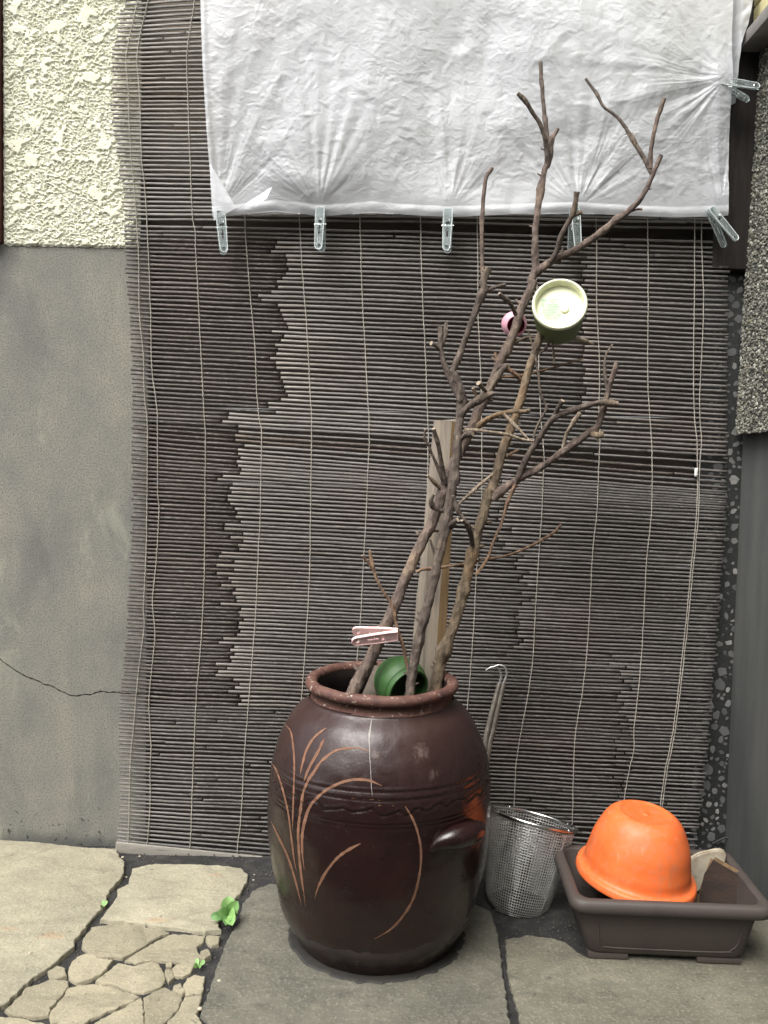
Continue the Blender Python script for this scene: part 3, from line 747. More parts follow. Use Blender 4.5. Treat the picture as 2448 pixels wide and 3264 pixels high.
# cords: traced where each one runs
T1, T4, T7, Tb = crop(0, 0, .4919), crop(0, 816, .4919), crop(0, 1632, .4919), crop(0, 2448, .4919)
M5, M8 = crop(816, 816, .4919), crop(816, 1632, .4919)
R6, R9, Rb = crop(1632, 816, .4919), crop(1632, 1632, .4919), crop(1632, 2448, .4919)
CORDS = [
 T1([(900, -60), (885, 30), (815, 330), (825, 600), (845, 1000), (870, 1280), (890, 1640)]) + T4([(895, 350), (925, 640), (935, 900), (955, 1080), (955, 1300), (950, 1659)]) + T7([(948, 200), (935, 600), (938, 760), (900, 1050), (875, 1300), (845, 1600)]) + Tb([(838, 200), (838, 300), (830, 490), (815, 560)]),
 T1([(970, -60), (950, 30), (885, 330), (900, 620), (915, 1000), (940, 1280), (955, 1640)]) + T4([(970, 400), (980, 700), (1005, 900), (1020, 1060), (1020, 1500)]) + T7([(1027, 0), (1010, 350), (992, 580), (1010, 790), (985, 1050), (968, 1250), (978, 1500)]) + Tb([(972, 40), (975, 200), (965, 400), (945, 560)]),
 T1([(1262, -60), (1255, 50), (1210, 330), (1215, 650), (1230, 1000), (1240, 1280), (1247, 1420), (1262, 1500), (1265, 1640)]) + T4([(1285, 400), (1305, 750), (1325, 1080), (1330, 1180), (1325, 1600)]) + T7([(1320, 500), (1305, 850), (1275, 1200), (1255, 1600)]) + Tb([(1250, 60), (1240, 400), (1230, 580)]),
 T1([(1580, 1100), (1590, 1500)]) + T4([(1600, 0), (1620, 280), (1650, 600), (1659, 850)]) + M5([(20, 1050), (35, 1150), (30, 1400), (25, 1659)]) + M8([(10, 300), (0, 600)]) + T7([(1640, 900), (1615, 1200), (1590, 1500)]) + Tb([(1578, 0), (1565, 300), (1545, 480), (1540, 600)]),
 M5([(280, -300), (295, 0), (310, 230), (330, 500), (345, 800), (360, 1050), (358, 1300), (352, 1659)]) + M8([(345, 400), (325, 800), (300, 1150), (270, 1500)]) + [(940, 2600), (930, 2760)],
 M5([(672, -300), (680, 0), (690, 300), (705, 550), (720, 850), (735, 1150), (725, 1400), (715, 1659)]) + M8([(695, 350), (680, 650), (655, 950), (630, 1300)]) + [(1110, 2600), (1100, 2770)],
 M5([(1064, -300), (1070, 0), (1080, 300), (1100, 700), (1110, 1000), (1115, 1200), (1105, 1659)]) + M8([(1080, 400), (1055, 800), (1035, 1300)]) + [(1300, 2500), (1290, 2790)],
 M5([(1430, -300), (1435, 0), (1440, 400), (1455, 750), (1460, 1000), (1460, 1659)]) + M8([(1430, 400), (1415, 700), (1390, 1050), (1370, 1270)]) + [(1470, 2500), (1460, 2800)],
 R6([(150, -250), (160, 200), (180, 900), (190, 1100), (205, 1300), (200, 1400), (190, 1659)]) + R9([(175, 250), (155, 600), (135, 950), (100, 1200), (60, 1420), (30, 1620)]) + Rb([(25, 60), (20, 180), (10, 600)]),
 R6([(548, -250), (550, 0), (550, 300), (570, 700), (565, 1000), (570, 1150), (560, 1350), (545, 1659)]) + R9([(520, 250), (505, 600), (485, 900), (455, 1150), (410, 1420), (400, 1620)]) + Rb([(398, 80), (395, 350), (385, 560)]),
 R6([(883, -250), (885, 0), (885, 600), (890, 900), (905, 1150), (908, 1300), (900, 1659)]) + R9([(870, 300), (855, 650), (840, 900), (815, 1150), (785, 1400), (785, 1530), (760, 1640)]) + Rb([(755, 20), (730, 180), (700, 500)]),
 R6([(1190, -250), (1187, 0), (1185, 300), (1183, 600), (1190, 1000), (1205, 1200), (1205, 1370), (1195, 1659)]) + R9([(1160, 350), (1130, 700), (1100, 950), (1060, 1250), (1020, 1500), (990, 1640)]) + Rb([(985, 20), (960, 230), (945, 480)]),
 R6([(1232, -250), (1235, 0), (1245, 350), (1230, 800), (1225, 1000), (1235, 1200), (1217, 1400), (1208, 1659)]) + R9([(1174, 350), (1143, 700), (1114, 950), (1074, 1250), (1034, 1500), (1004, 1640)]) + Rb([(998, 20), (974, 230), (960, 480)]),
]
for ci_, cp in enumerate(CORDS):
    P = [U(x, y_, BY - .004) for x, y_ in cp]
    Q = catmull(P, .0052)
    Q[:, 0] += np.where(np.arange(len(Q)) % 2, .0006, -.0006) + .0008 * pn(Q[:, 2] * 25, Q[:, 0] * 0 + ci_, 2)
    Q[:, 1] = [BY + bulge(q[0], q[2]) - .0034 + (.0009 if i % 2 else -.0003) for i, q in enumerate(Q)]
    V, Fc, ci = sweep(Q, .00115, 5)
    part('cord', V, Fc, 'cord', blind)
# white toggle on the right cord
tg = U(*R6([(1193, 1403)])[0], BY - .008)
V, Fc = lathe([(0, -.011), (.0035, -.0105), (.0045, -.005), (.0036, 0), (.0046, .005), (.0034, .0105), (0, .011)], 12, Matrix.Translation(tg))
part('cord_toggle', V, Fc, 'white', blind)

# ================================================================== PLASTIC SHEET
SY = -.062
sheet = thing('plastic_sheet', 'crumpled translucent white plastic sheet clipped over the top of the blind', 'plastic sheet', (0, SY, U(1400, 690, SY).z))
BE = np.array([(640, 690), (690, 700), (800, 684), (880, 676), (1020, 694), (1110, 688), (1180, 680), (1300, 690), (1430, 696), (1620, 688), (1780, 683), (1850, 684), (2000, 692), (2150, 698), (2280, 694), (2330, 690)], float)
LEs = np.array([(-130, 638), (0, 646), (220, 655), (440, 667), (560, 675), (710, 682)], float)
REs = np.array([(-130, 2328), (0, 2322), (150, 2318), (270, 2318), (500, 2317), (710, 2314)], float)
CL = {'a': (700, 684), 'b': (1022, 676), 'c': (1430, 680), 'd': (1838, 668), 'e': (2290, 680), 'f': (2300, 265)}
CW = {k_: U(*v_, SY) for k_, v_ in CL.items()}
def sheet_disp(X, Z):
    d = .024 * fbm(X * 2.6, Z * 1.4, 2, 41)
    for i, (k_, c_) in enumerate(CW.items()):
        dx, dz = X - c_.x, Z - c_.z
        r_ = np.hypot(dx, dz) + 1e-6
        an_ = np.arctan2(dx, dz) if k_ != 'f' else np.arctan2(dz, -dx)
        wv = pn(an_ * 3.2 + 9 * i, r_ * 3 + 3, 50 + i) + .6 * pn(an_ * 8 + 5 * i, r_ * 5, 60 + i) + .35 * np.abs(pn(an_ * 17, r_ * 7, 70 + i))
        wa = (.0062, .006, .0045, .0085, .005, .006)[i]
        d = d + wv * wa * np.exp(-r_ / .15) * sst(0, .09, r_) * np.exp(-((an_ - (.15, -.3, .3, 0, .2, -.2)[i]) / (.9, 1.1, .8, 1.1, 1.0, 1.0)[i]) ** 4)
        d = d + .006 * pn(an_ * 6 + 3 * i, r_ * .6, 110 + i) * np.exp(-r_ / .6) * sst(.02, .2, r_) * np.exp(-(an_ / .5) ** 4)
        d = d + .012 * np.exp(-(r_ / .05) ** 2)
    wx = .02 * fbm(X * 12, Z * 12, 3, 81); wz = .02 * fbm(X * 12, Z * 12, 3, 85)
    dirn = X * .35
    rg = lambda fx, fz, s_: (1 - np.abs(pn((X + wx) * fx + Z * fx * .3, (Z + wz) * fz - X * fz * .25, s_)) * 2)
    am = .6 + .8 * sst(-.4, .5, pn(X * 4, Z * 4, 101))
    d = d + .0010 * rg(8, 10, 91) + am * (.0005 * rg(21, 27, 93) + .0003 * rg(50, 64, 95) + .00015 * rg(110, 140, 97))
    # straight creases, as thin film takes when it was folded and crumpled
    r2 = np.random.default_rng(5)
    x0_, x1_, z0_, z1_ = X.min(), X.max(), Z.min(), Z.max()
    nzr, nxr = X.shape
    for _ in range(3200):
        cx, cz = r2.uniform(x0_, x1_), r2.uniform(z0_, z1_)
        L = r2.choice([.012, .02, .035, .06, .12], p=[.34, .32, .2, .1, .04]); w_ = L * r2.uniform(.08, .2) + .0015
        th = r2.choice([r2.normal(.35, .45), r2.normal(2.2, .5), r2.uniform(0, 3.14)])
        i0 = int((cx - x0_ - L) / (x1_ - x0_) * nxr); i1 = int((cx - x0_ + L) / (x1_ - x0_) * nxr) + 1
        j0 = int((cz - z0_ - L) / (z1_ - z0_) * nzr); j1 = int((cz - z0_ + L) / (z1_ - z0_) * nzr) + 1
        i0, j0 = max(0, i0 - 6), max(0, j0 - 12); i1, j1 = min(nxr, i1 + 6), min(nzr, j1 + 12)
        if i1 - i0 < 2 or j1 - j0 < 2: continue
        xx, zz = X[j0:j1, i0:i1] - cx, Z[j0:j1, i0:i1] - cz
        a_ = xx * math.cos(th) + zz * math.sin(th); b_ = -xx * math.sin(th) + zz * math.cos(th)
        prof = np.clip(1 - np.abs(b_) / w_, 0, 1) * np.clip(1 - np.abs(a_) / (L * .7), 0, 1)
        d[j0:j1, i0:i1] += r2.choice([1, 1, -1]) * w_ * r2.uniform(.04, .17) * (1 if L < .04 else .6) * prof
    return d
nx, nz = 760, 420
uu, vv_ = np.linspace(0, 1, nx), np.linspace(0, 1, nz)
PXg = np.zeros((nz, nx)); PYg = np.zeros((nz, nx))
for i, v_ in enumerate(vv_):
    base = np.interp(PXg[i] if i else np.linspace(680, 2314, nx), BE[:, 0], BE[:, 1])
    yy = base * (1 - v_) + (-130) * v_
    xl_ = np.interp(yy, LEs[:, 0], LEs[:, 1]); xr_ = np.interp(yy, REs[:, 0], REs[:, 1])
    PXg[i] = xl_ + (xr_ - xl_) * uu; PYg[i] = yy
M3 = np.array(CROT)
dv = np.stack([(PXg - 1224) / F, -(PYg - 1632) / F, -np.ones_like(PXg)], -1) @ M3.T
tt = (SY - CAM_Y) / dv[..., 1]
W = np.array(CPOS) + dv * tt[..., None]
D = sheet_disp(W[..., 0], W[..., 2])
hz = (W[..., 2] - W[0, :, 2][None])
D = D * sst(-.01, .09, hz) + .0025 * np.sin(np.clip(hz / .024, 0, 1) * np.pi) * (1 + .5 * pn(W[..., 0] * 20, hz * 30, 5)) + .0015 * pn(W[..., 0] * 30, hz * 12, 15)
lx = (W[..., 0] - W[:, 0, 0][:, None])
D = D + .004 * np.exp(-((lx - .006) / .007) ** 2)
W[..., 1] -= D + .012 + .02 * sst(0, .6, hz)
o = part('front_layer', W.reshape(-1, 3), grid_faces(nx, nz), 'sheet', sheet)
# second layer behind, ends higher up and stands out at the right
pts_top = [(930, -130), (2400, -130)]
nx2, nz2 = 300, 130
gu, gv = np.meshgrid(np.linspace(0, 1, nx2), np.linspace(0, 1, nz2))
yb_ = np.interp(gu, [0, .3, .6, 1], [430, 402, 395, 338])
PY2 = yb_ * (1 - gv) - 130 * gv
xr2 = np.interp(PY2, [-130, 0, 100, 160, 240, 345], [2398, 2384, 2366, 2346, 2340, 2334])
PX2 = 900 + (xr2 - 900) * gu
dv = np.stack([(PX2 - 1224) / F, -(PY2 - 1632) / F, -np.ones_like(PX2)], -1) @ M3.T
Y2 = SY + .012
W2 = np.array(CPOS) + dv * ((Y2 - CAM_Y) / dv[..., 1])[..., None]
W2[..., 1] -= .006 * fbm(W2[..., 0] * 9, W2[..., 2] * 6, 3, 33) + .004 * np.abs(pn(W2[..., 0] * 50, W2[..., 2] * 30, 35)) + .02 * sst(0, .6, W2[..., 2] - W2[0, :, 2][None]) + .03 * sst(2316, 2350, PX2)
part('back_layer', W2.reshape(-1, 3), grid_faces(nx2, nz2), 'sheet', sheet)
# turned-up corner at the lower left
tri = [U(668, 520, SY - .03), U(682, 704, SY - .028), U(752, 662, SY - .034), U(712, 590, SY - .036)]
bm = bmesh.new(); vt = [bm.verts.new(p) for p in tri]; bm.faces.new(vt)
bmesh.ops.subdivide_edges(bm, edges=list(bm.edges), cuts=8, use_grid_fill=True)
for v in bm.verts: v.co.y += .003 * mnoise.noise(v.co * 60)
from_bm('turned_corner', bm, 'sheet', sheet)
tri = [U(760, 662, SY - .03), U(868, 594, SY - .045), U(850, 632, SY - .05), U(800, 668, SY - .034)]
bm = bmesh.new(); vt = [bm.verts.new(p) for p in tri]; bm.faces.new(vt)
bmesh.ops.subdivide_edges(bm, edges=list(bm.edges), cuts=8, use_grid_fill=True)
for v in bm.verts: v.co.y += .003 * mnoise.noise(v.co * 60)
from_bm('torn_flap', bm, 'sheet', sheet)

# ================================================================== CLOTHES PEGS
def arm_outline(L, w):
    w2 = w / 2
    o_ = [(-w2 * .92, 0), (w2 * .92, 0), (w2, -.25 * L), (w2 * .98, -.45 * L), (w2 * .86, -.8 * L)]
    o_ += [(w2 * .84 * math.cos(a), -L + w2 * .84 + w2 * .84 * math.sin(a)) for a in np.linspace(0, -math.pi, 10)]
    o_ += [(-w2 * .86, -.8 * L), (-w2 * .98, -.45 * L), (-w2, -.25 * L)]
    return o_
def slot(cx, z0_, z1_, w):
    return [(cx - w, z0_), (cx + w, z0_), (cx + w, z1_), (cx - w, z1_)]
def make_peg(name, L, w, th, m_arm, m_spring, label, cat, mtx, open_deg, group=None, clear=True):
    root = thing(name, label, cat, (0, 0, 0), group)
    root.matrix_world = mtx
    piv = -.38 * L
    for sgn in (-1, 1):
        bm = plate(arm_outline(L, w), [circ(0, -L + w * .46, w * .17, 12), slot(0, -.42 * L, -.66 * L, w * .09), slot(0, -.3 * L, -.36 * L, w * .2)], th)
        # raised border so that the arm is a shallow channel
        rot = Matrix.Translation((0, sgn * th * .62, 0)) @ Matrix.Rotation(R(open_deg * -.62 * -sgn), 4, 'X')
        for v in bm.verts: v.co = rot @ v.co
        bmesh.ops.recalc_face_normals(bm, faces=bm.faces); bm.verts.index_update()
        me = bpy.data.meshes.new('arm'); bm.to_mesh(me); bm.free(); me.materials.append(MAT[m_arm])
        o_ = bpy.data.objects.new('arm', me); COL.objects.link(o_); o_.parent = root
        # border rib
        ol = [rot @ Vector((x * .9, sgn * th * .6, z * .985 - .0006)) for x, z in arm_outline(L, w)]
        ol.append(ol[0])
        V, Fc, _ = sweep([tuple(v) for v in ol], th * .32, 6, False)
        me = bpy.data.meshes.new('rib'); me.from_pydata(V.tolist(), [], Fc); me.materials.append(MAT['clear_edge' if m_arm == 'clear' else m_arm])
        me.polygons.foreach_set('use_smooth', [True] * len(me.polygons))
        r2 = bpy.data.objects.new('rib', me); COL.objects.link(r2); r2.parent = o_
    rr = w * .62
    ring = [(rr * .35 * math.sin(a * .5) , rr * 1.1 * math.cos(a), piv + rr * 1.1 * math.sin(a)) for a in np.linspace(-2.6, 2.6, 30)]
    V, Fc, _ = sweep(ring, .0009, 6)
    me = bpy.data.meshes.new('spring'); me.from_pydata(V.tolist(), [], Fc); me.materials.append(MAT[m_spring])
    me.polygons.foreach_set('use_smooth', [True] * len(me.polygons))
    s_ = bpy.data.objects.new('spring', me); COL.objects.link(s_); s_.parent = root
    # pivot bar
    V, Fc, _ = sweep([(-w * .62, 0, piv), (w * .62, 0, piv)], .0017, 8)
    me = bpy.data.meshes.new('pivot'); me.from_pydata(V.tolist(), [], Fc); me.materials.append(MAT[m_spring])
    s_ = bpy.data.objects.new('pivot', me); COL.objects.link(s_); s_.parent = root
    return root
PEG = [
 ((702, 672), -6, 12, 14, 'clear plastic peg on the lower left corner of the plastic sheet'),
 ((1022, 662), 1, -8, 14, 'clear plastic peg on the sheet hem, second from its left corner'),
 ((1429, 666), 1, -8, 14, 'clear plastic peg at the middle of the sheet hem, left of the tall branches'),
 ((1832, 662), -4, 14, 14, 'clear plastic peg on the sheet hem partly hidden by branches'),
 ((2262, 664), -38, 25, 16, 'clear plastic peg on the lower right corner of the plastic sheet'),
 ((2282, 258), -78, 20, 18, 'clear plastic peg on the right edge of the sheet, high above the others'),
]
for (px, py), roll, yaw, op, lab in PEG:
    p = U(px, py, SY - .026)
    mt = Matrix.Translation(p) @ Matrix.Rotation(R(roll), 4, 'Y') @ Matrix.Rotation(R(yaw), 4, 'Z') @ Matrix.Rotation(R(5), 4, 'X')
    make_peg('clothes_peg', .1, .023, .0036, 'clear', 'steel', lab, 'clothes peg', mt, op, 'clear pegs along the plastic sheet')

# ================================================================== JAR
base_f = G(1203, 3112)
JR = .158
JC = Vector((G(1200, 2985).x, base_f.y + JR, 0))
def jz(px, py): return U(px, py, JC.y)
sil = [(3085, 205), (3000, 266), (2950, 287), (2870, 312), (2800, 330), (2730, 345), (2650, 357), (2580, 360.5), (2510, 358.5), (2448, 354), (2389, 342), (2340, 324), (2300, 304), (2266, 282), (2242, 258)]
kd = (JC.y - CAM_Y) / F
pr = []
for py, hw in sil:
    z = jz(1205, py).z
    pr.append((hw * kd * .992, z))
pr = [(r_, z) for r_, z in pr if z > .012]
zr = (U(1215, 2104, JC.y + .142).z + U(1210, 2222, JC.y - .146).z) / 2 # rim crest
zn = min(jz(1205, 2226).z, zr - .026)           # neck
outer = [(.0, .004), (JR * .8, .004), (JR - .004, 0.001), (JR + .004, .003), (JR + .012, .012)] + [p for p in pr if p[1] > .03]
rim_r = 246 * kd
# smooth the outer profile
Pq = catmull([(r_, z, 0) for r_, z in outer], .005)[:, :2]
neck = [(234 * kd, zn), (231 * kd, zn + .008)]
body = np.array([tuple(p) for p in Pq] + neck)
bb = catmull([(r_, z, 0) for r_, z in [tuple(p) for p in Pq[::3]] + neck], .0022)[:, :2]
bb = bb[np.argsort(bb[:, 1] * 0 + np.arange(len(bb)))]
SEG = 320
def front_z(py, r_):   # height of a mark seen on the jar's front
    return U(1205, py, JC.y - r_).z
zb1, zb2 = front_z(2541, .236), front_z(2564, .236)
zw = front_z(2600, .237); zb3, zb4 = front_z(2640, .237), front_z(2652, .237)
ang = np.arange(SEG) * 2 * np.pi / SEG
Rr = np.repeat(bb[:, 0][:, None], SEG, 1); Zz = np.repeat(bb[:, 1][:, None], SEG, 1); AA = np.repeat(ang[None], len(bb), 0)
groove = lambda z0_, s_, d_: -d_ * np.exp(-((Zz - z0_) / s_) ** 2) + d_ * .5 * np.exp(-((Zz - z0_ - 2.2 * s_) / s_) ** 2)
dr_ = groove(zb1 + .0012 * np.sin(AA * 3), .0022, .0015) + groove(zb2, .0022, .0015) + groove(zb3, .002, .0012) + groove(zb4, .002, .0011)
wave = zw + .0042 * np.sin(AA * 29 + 1.3 * np.sin(AA * 5)) + .0028 * np.sin(AA * 11 + 2 * np.sin(AA * 3)) + .0012 * np.sin(AA * 53)
dr_ += groove(wave, .0019, .0026)
dr_ += .0022 * np.sin(AA * 2 + 1) * sst(0, .2, Zz) + .0012 * fbm(AA * 3, Zz * 14, 3, 9)
Rr = Rr + np.where(Rr > .02, dr_, 0)
Vj = np.stack([JC.x + Rr * np.cos(AA), JC.y + Rr * np.sin(AA), Zz], -1).reshape(-1, 3)
nb_ = len(bb)
i0 = (np.arange(nb_ - 1)[:, None] * SEG + np.arange(SEG)[None]); i1 = (np.arange(nb_ - 1)[:, None] * SEG + (np.arange(SEG)[None] + 1) % SEG)
Fj = np.stack([i0, i1, i1 + SEG, i0 + SEG], -1).reshape(-1, 4)
jar = thing('stoneware_jar', 'large dark brown glazed stoneware jar with carved grass leaves, holding cut branches', 'jar', JC)
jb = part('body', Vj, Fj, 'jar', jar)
bvh = BVHTree.FromPolygons([Vector(v) for v in Vj], Fj.tolist())
# rolled rim and inside wall
tr_ = .0108
rc_ = rim_r - tr_; zrc = zr - tr_
rim_p = [(rc_ - .001 + (tr_ + .001) * math.cos(a) * 1.05, zrc + tr_ * math.sin(a) * (1.0 if math.sin(a) > 0 else 1.05)) for a in np.linspace(-2.1, 3.6, 26)]
rim_p = [(231 * kd, zn + .004)] + rim_p
Vr, Fr = lathe(rim_p, 160, Matrix.Translation(JC))
Vr = [v + Vector((0, 0, .0015 * mnoise.noise(v * 14))) + (v - JC).normalized() * .0018 * mnoise.noise(v * 22) for v in Vr]
part('rim', Vr, Fr, 'jar_rim', jar)
ri = rim_p[-1]
inn = [(ri[0] - .0005, ri[1] + .003), (ri[0] + .004, zn + .004), (.165, zn - .045), (.21, zn - .11), (.222, .28), (.21, .13), (.17, .03), (0, .025)]
Vi, Fi = lathe([tuple(p[:2]) for p in catmull([(a, c_, 0) for a, c_ in inn], .02)], 96, Matrix.Translation(JC))
part('inside_wall', Vi, [f[::-1] for f in Fi], 'jar_in', jar)
# carved leaves
J0, J1 = crop(816, 1632, .4919), crop(816, 2448, .4919)
STR = [
 (J0([(185, 1375), (225, 1420), (243, 1520), (250, 1640)]) + J1([(248, 60), (245, 150), (240, 300), (238, 400)]), 8),
 (J0([(455, 1400), (380, 1460), (330, 1540), (300, 1640), (290, 1700)]), 11),
 (J0([(445, 1465), (400, 1560), (345, 1659)]) + J1([(310, 90)]), 13),
 (J0([(735, 1550), (680, 1535), (620, 1530), (520, 1545), (430, 1610)]) + J1([(380, 20), (340, 80), (310, 150), (295, 230), (275, 400), (280, 550), (295, 700), (310, 800), (322, 895)]), 12),
 (J1([(815, 115), (730, 80), (640, 75), (550, 95), (460, 140), (400, 190), (350, 250), (315, 350), (300, 450), (302, 560), (315, 655)]), 13),
 (J0([(85, 1615), (120, 1650)]) + J1([(150, 60), (180, 160), (210, 290), (230, 450), (250, 600), (265, 665)]), 8),
 (J1([(100, 345), (150, 450), (210, 580), (260, 740), (297, 890)]), 9),
 (J1([(678, 488), (590, 535), (520, 590), (450, 680), (400, 780), (382, 848)]), 13),
 (J1([(965, 245), (1010, 320), (1045, 410), (1068, 530), (1060, 680), (1020, 840), (950, 960), (870, 1045), (765, 1108)]), 11),
]
for sp_, w_ in STR:
    Q = catmull([(x, y_, 0) for x, y_ in sp_], 5)[:, :2]
    n = len(Q); L_, R_ = [], []
    tng = np.gradient(Q, axis=0); tng /= np.linalg.norm(tng, axis=1)[:, None] + 1e-9
    for i in range(n):
        t = i / (n - 1)
        w = w_ * .68 * (min(1, (t * 7) + .25)) * min(1, (1 - t) * 5 + .12) * (1 + .45 * mnoise.noise(Vector((i * .35, w_, sp_[0][0]))))
        e_ = []
        for s_ in (-1, 0, 1):
            x_, y_ = Q[i][0] - tng[i][1] * w * .5 * s_, Q[i][1] + tng[i][0] * w * .5 * s_
            hit = bvh.ray_cast(CPOS, ray(x_, y_))
            if hit[0] is None: e_ = None; break
            e_.append(hit[0] + hit[1] * (.0006 if hit[1].dot(CPOS - hit[0]) > 0 else -.0006))
        if e_: L_.append(e_)
    if len(L_) < 3: continue
    V = [p for e_ in L_ for p in e_]
    Fc = [[3 * i + k_, 3 * i + k_ + 1, 3 * i + k_ + 4, 3 * i + k_ + 3] for i in range(len(L_) - 1) for k_ in (0, 1)]
    part('carved_leaf', V, Fc, 'motif', jar)
# chipped glaze specks and the pale run below the rim
def decal(name, pts, mat, off=.0006):
    V = []
    for x_, y_ in pts:
        hit = bvh.ray_cast(CPOS, ray(x_, y_))
        if hit[0] is None: return
        V.append(hit[0] + hit[1] * (off if hit[1].dot(CPOS - hit[0]) > 0 else -off))
    return part(name, V, [list(range(len(V)))], mat, jar, smooth=False)
for cx, cy, w_, h_ in ((630, 195, 26, 7), (698, 200, 8, 6), (750, 204, 34, 7), (800, 208, 18, 6), (890, 245, 14, 4), (800, 243, 20, 5)):
    x_, y_ = J1([(cx, cy)])[0]
    decal('glaze_chip', [(x_ + w_ * .25 * math.cos(a) * random.uniform(.7, 1.1), y_ + h_ * .25 * math.sin(a) * random.uniform(.7, 1.1)) for a in np.linspace(0, 5.6, 8)], 'motif')
dp = J0([(752, 1285), (750, 1340), (742, 1400), (735, 1440), (733, 1480), (736, 1540), (738, 1600), (742, 1659)]) + J1([(745, 60), (748, 130), (755, 180)])
dw = [3, 4, 7, 13, 10, 6, 5, 4, 3, 3, 2]
V = []
for (x_, y_), w_ in zip(dp, dw):
    for s_ in (-1, 1):
        hit = bvh.ray_cast(CPOS, ray(x_ + s_ * w_ * .25 + random.uniform(-.6, .6), y_))
        if hit[0] is not None: V.append(hit[0] + hit[1] * (.0005 if hit[1].dot(CPOS - hit[0]) > 0 else -.0005))
        else: V.append(V[-1])
part('glaze_run', V, [[2 * i, 2 * i + 1, 2 * i + 3, 2 * i + 2] for i in range(len(dp) - 1)], 'drip', jar)
# lug handle at the right front
hp = J1([(1125, 545), (1180, 478), (1250, 436), (1330, 410), (1405, 392), (1460, 385)])
hr = [.005, .013, .020, .022, .018, .008]; ho = [-.005, .004, .013, .016, .010, -.004]
P = []
for (x_, y_), o_ in zip(hp, ho):
    hit = bvh.ray_cast(CPOS, ray(x_, y_))
    if hit[0] is None: hit = bvh.find_nearest(U(x_, y_, JC.y - .1))
    nrm = Vector((hit[0].x - JC.x, hit[0].y - JC.y, 0)).normalized()
    P.append(hit[0] + nrm * o_)
Q = catmull([(*p, r_) for p, r_ in zip(P, hr)], .004)
V, Fc, ci = sweep(Q[:, :3], Q[:, 3], 20)
part('lug_handle', V, Fc, 'jar', jar)
# damp dirt line round the foot
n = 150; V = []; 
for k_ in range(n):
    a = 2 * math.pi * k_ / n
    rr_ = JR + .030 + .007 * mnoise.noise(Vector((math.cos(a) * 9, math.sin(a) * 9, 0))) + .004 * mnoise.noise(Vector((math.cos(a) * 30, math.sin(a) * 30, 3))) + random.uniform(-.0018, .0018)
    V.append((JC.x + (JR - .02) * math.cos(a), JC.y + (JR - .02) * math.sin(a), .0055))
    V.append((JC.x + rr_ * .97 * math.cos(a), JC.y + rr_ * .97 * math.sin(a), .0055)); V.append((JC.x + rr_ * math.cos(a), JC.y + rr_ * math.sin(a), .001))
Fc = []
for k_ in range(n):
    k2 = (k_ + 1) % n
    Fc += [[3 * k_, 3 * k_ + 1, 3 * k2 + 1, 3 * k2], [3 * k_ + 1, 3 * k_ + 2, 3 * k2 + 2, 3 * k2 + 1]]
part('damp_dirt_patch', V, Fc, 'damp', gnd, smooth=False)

# ================================================================== BRANCHES
B1, B2, B3 = crop(1400, 150, .48222), crop(1300, 900, .42194), crop(1100, 1500, .42194)
def bpath(pts, radpx, y0, y1):
    """pts: photo points; radpx: (start,end) or list; y0,y1: distance to the wall at both ends"""
    n = len(pts)
    L = np.concatenate([[0], np.cumsum([math.dist(pts[i], pts[i + 1]) for i in range(n - 1)])]); L /= L[-1]
    radpx = [q * .93 for q in radpx]
    rs = np.interp(L, np.linspace(0, 1, len(radpx)), radpx)
    return [(*(lambda p: (p.x, p.y, p.z, rad(p, r_)))(U(x, y_, y0 + (y1 - y0) * l))[:3], rad((0, y0 + (y1 - y0) * l, 0), r_)) for (x, y_), l, r_ in zip(pts, L, rs)]
def limb(name, parent, pts, radpx, y0, y1, mat, sides=14, rough=.24, knots=2):
    P = bpath(pts, radpx, y0, y1)
    Q = catmull(P, .0055 if radpx[0] > 6 else .008)
    rr_ = Q[:, 3].copy()
    n = len(Q)
    for _ in range(knots):
        i = random.randint(3, max(4, n - 4)); rr_ *= 1 + .28 * np.exp(-((np.arange(n) - i) / 2.2) ** 2)
    jit = np.array([[mnoise.noise(Vector(q[:3]) * 30 + Vector((0, 0, 7))), mnoise.noise(Vector(q[:3]) * 30 + Vector((5, 0, 0))), 0] for q in Q]) * np.minimum(rr_, .006)[:, None] * .35
    V, Fc, ci = sweep(Q[:, :3] + jit, rr_, sides if radpx[0] > 6 else 8, True, rough, len(pts))
    mi = np.zeros(len(Fc), int); mi[ci] = 1
    # buds and short spurs
    o_ = part(name, V, Fc, mat, parent, mats=[mat, 'cut'], midx=mi.tolist())
    sharp(o_, 55)
    if radpx[0] > 7:
        bmv, bmf = [], []
        for _ in range(max(1, n // 15)):
            i = random.randint(2, n - 3); a = random.choice([0, math.pi]) + random.uniform(-.7, .7)
            t = Q[min(i + 1, n - 1)][:3] - Q[i - 1][:3]; t /= np.linalg.norm(t)
            side = np.cross(t, [0, -1, 0]); side /= np.linalg.norm(side); fr_ = np.cross(side, t)
            d = math.cos(a) * side + math.sin(a) * fr_ * .5 + t * .35
            p0 = Q[i][:3]; s_ = rr_[i]
            v_, f_, _c = sweep([p0, p0 + d * s_ * 1.1, p0 + d * s_ * random.uniform(1.4, 2.3)], [s_ * .5, s_ * .32, s_ * .2], 7)
            bmf += [[q + len(bmv) for q in f] for f in f_]; bmv += [tuple(x) for x in v_]
        part('bud', np.array(bmv), bmf, mat, o_)
    return o_
def jarpt(px, py, y): p = U(px, py, y); return p
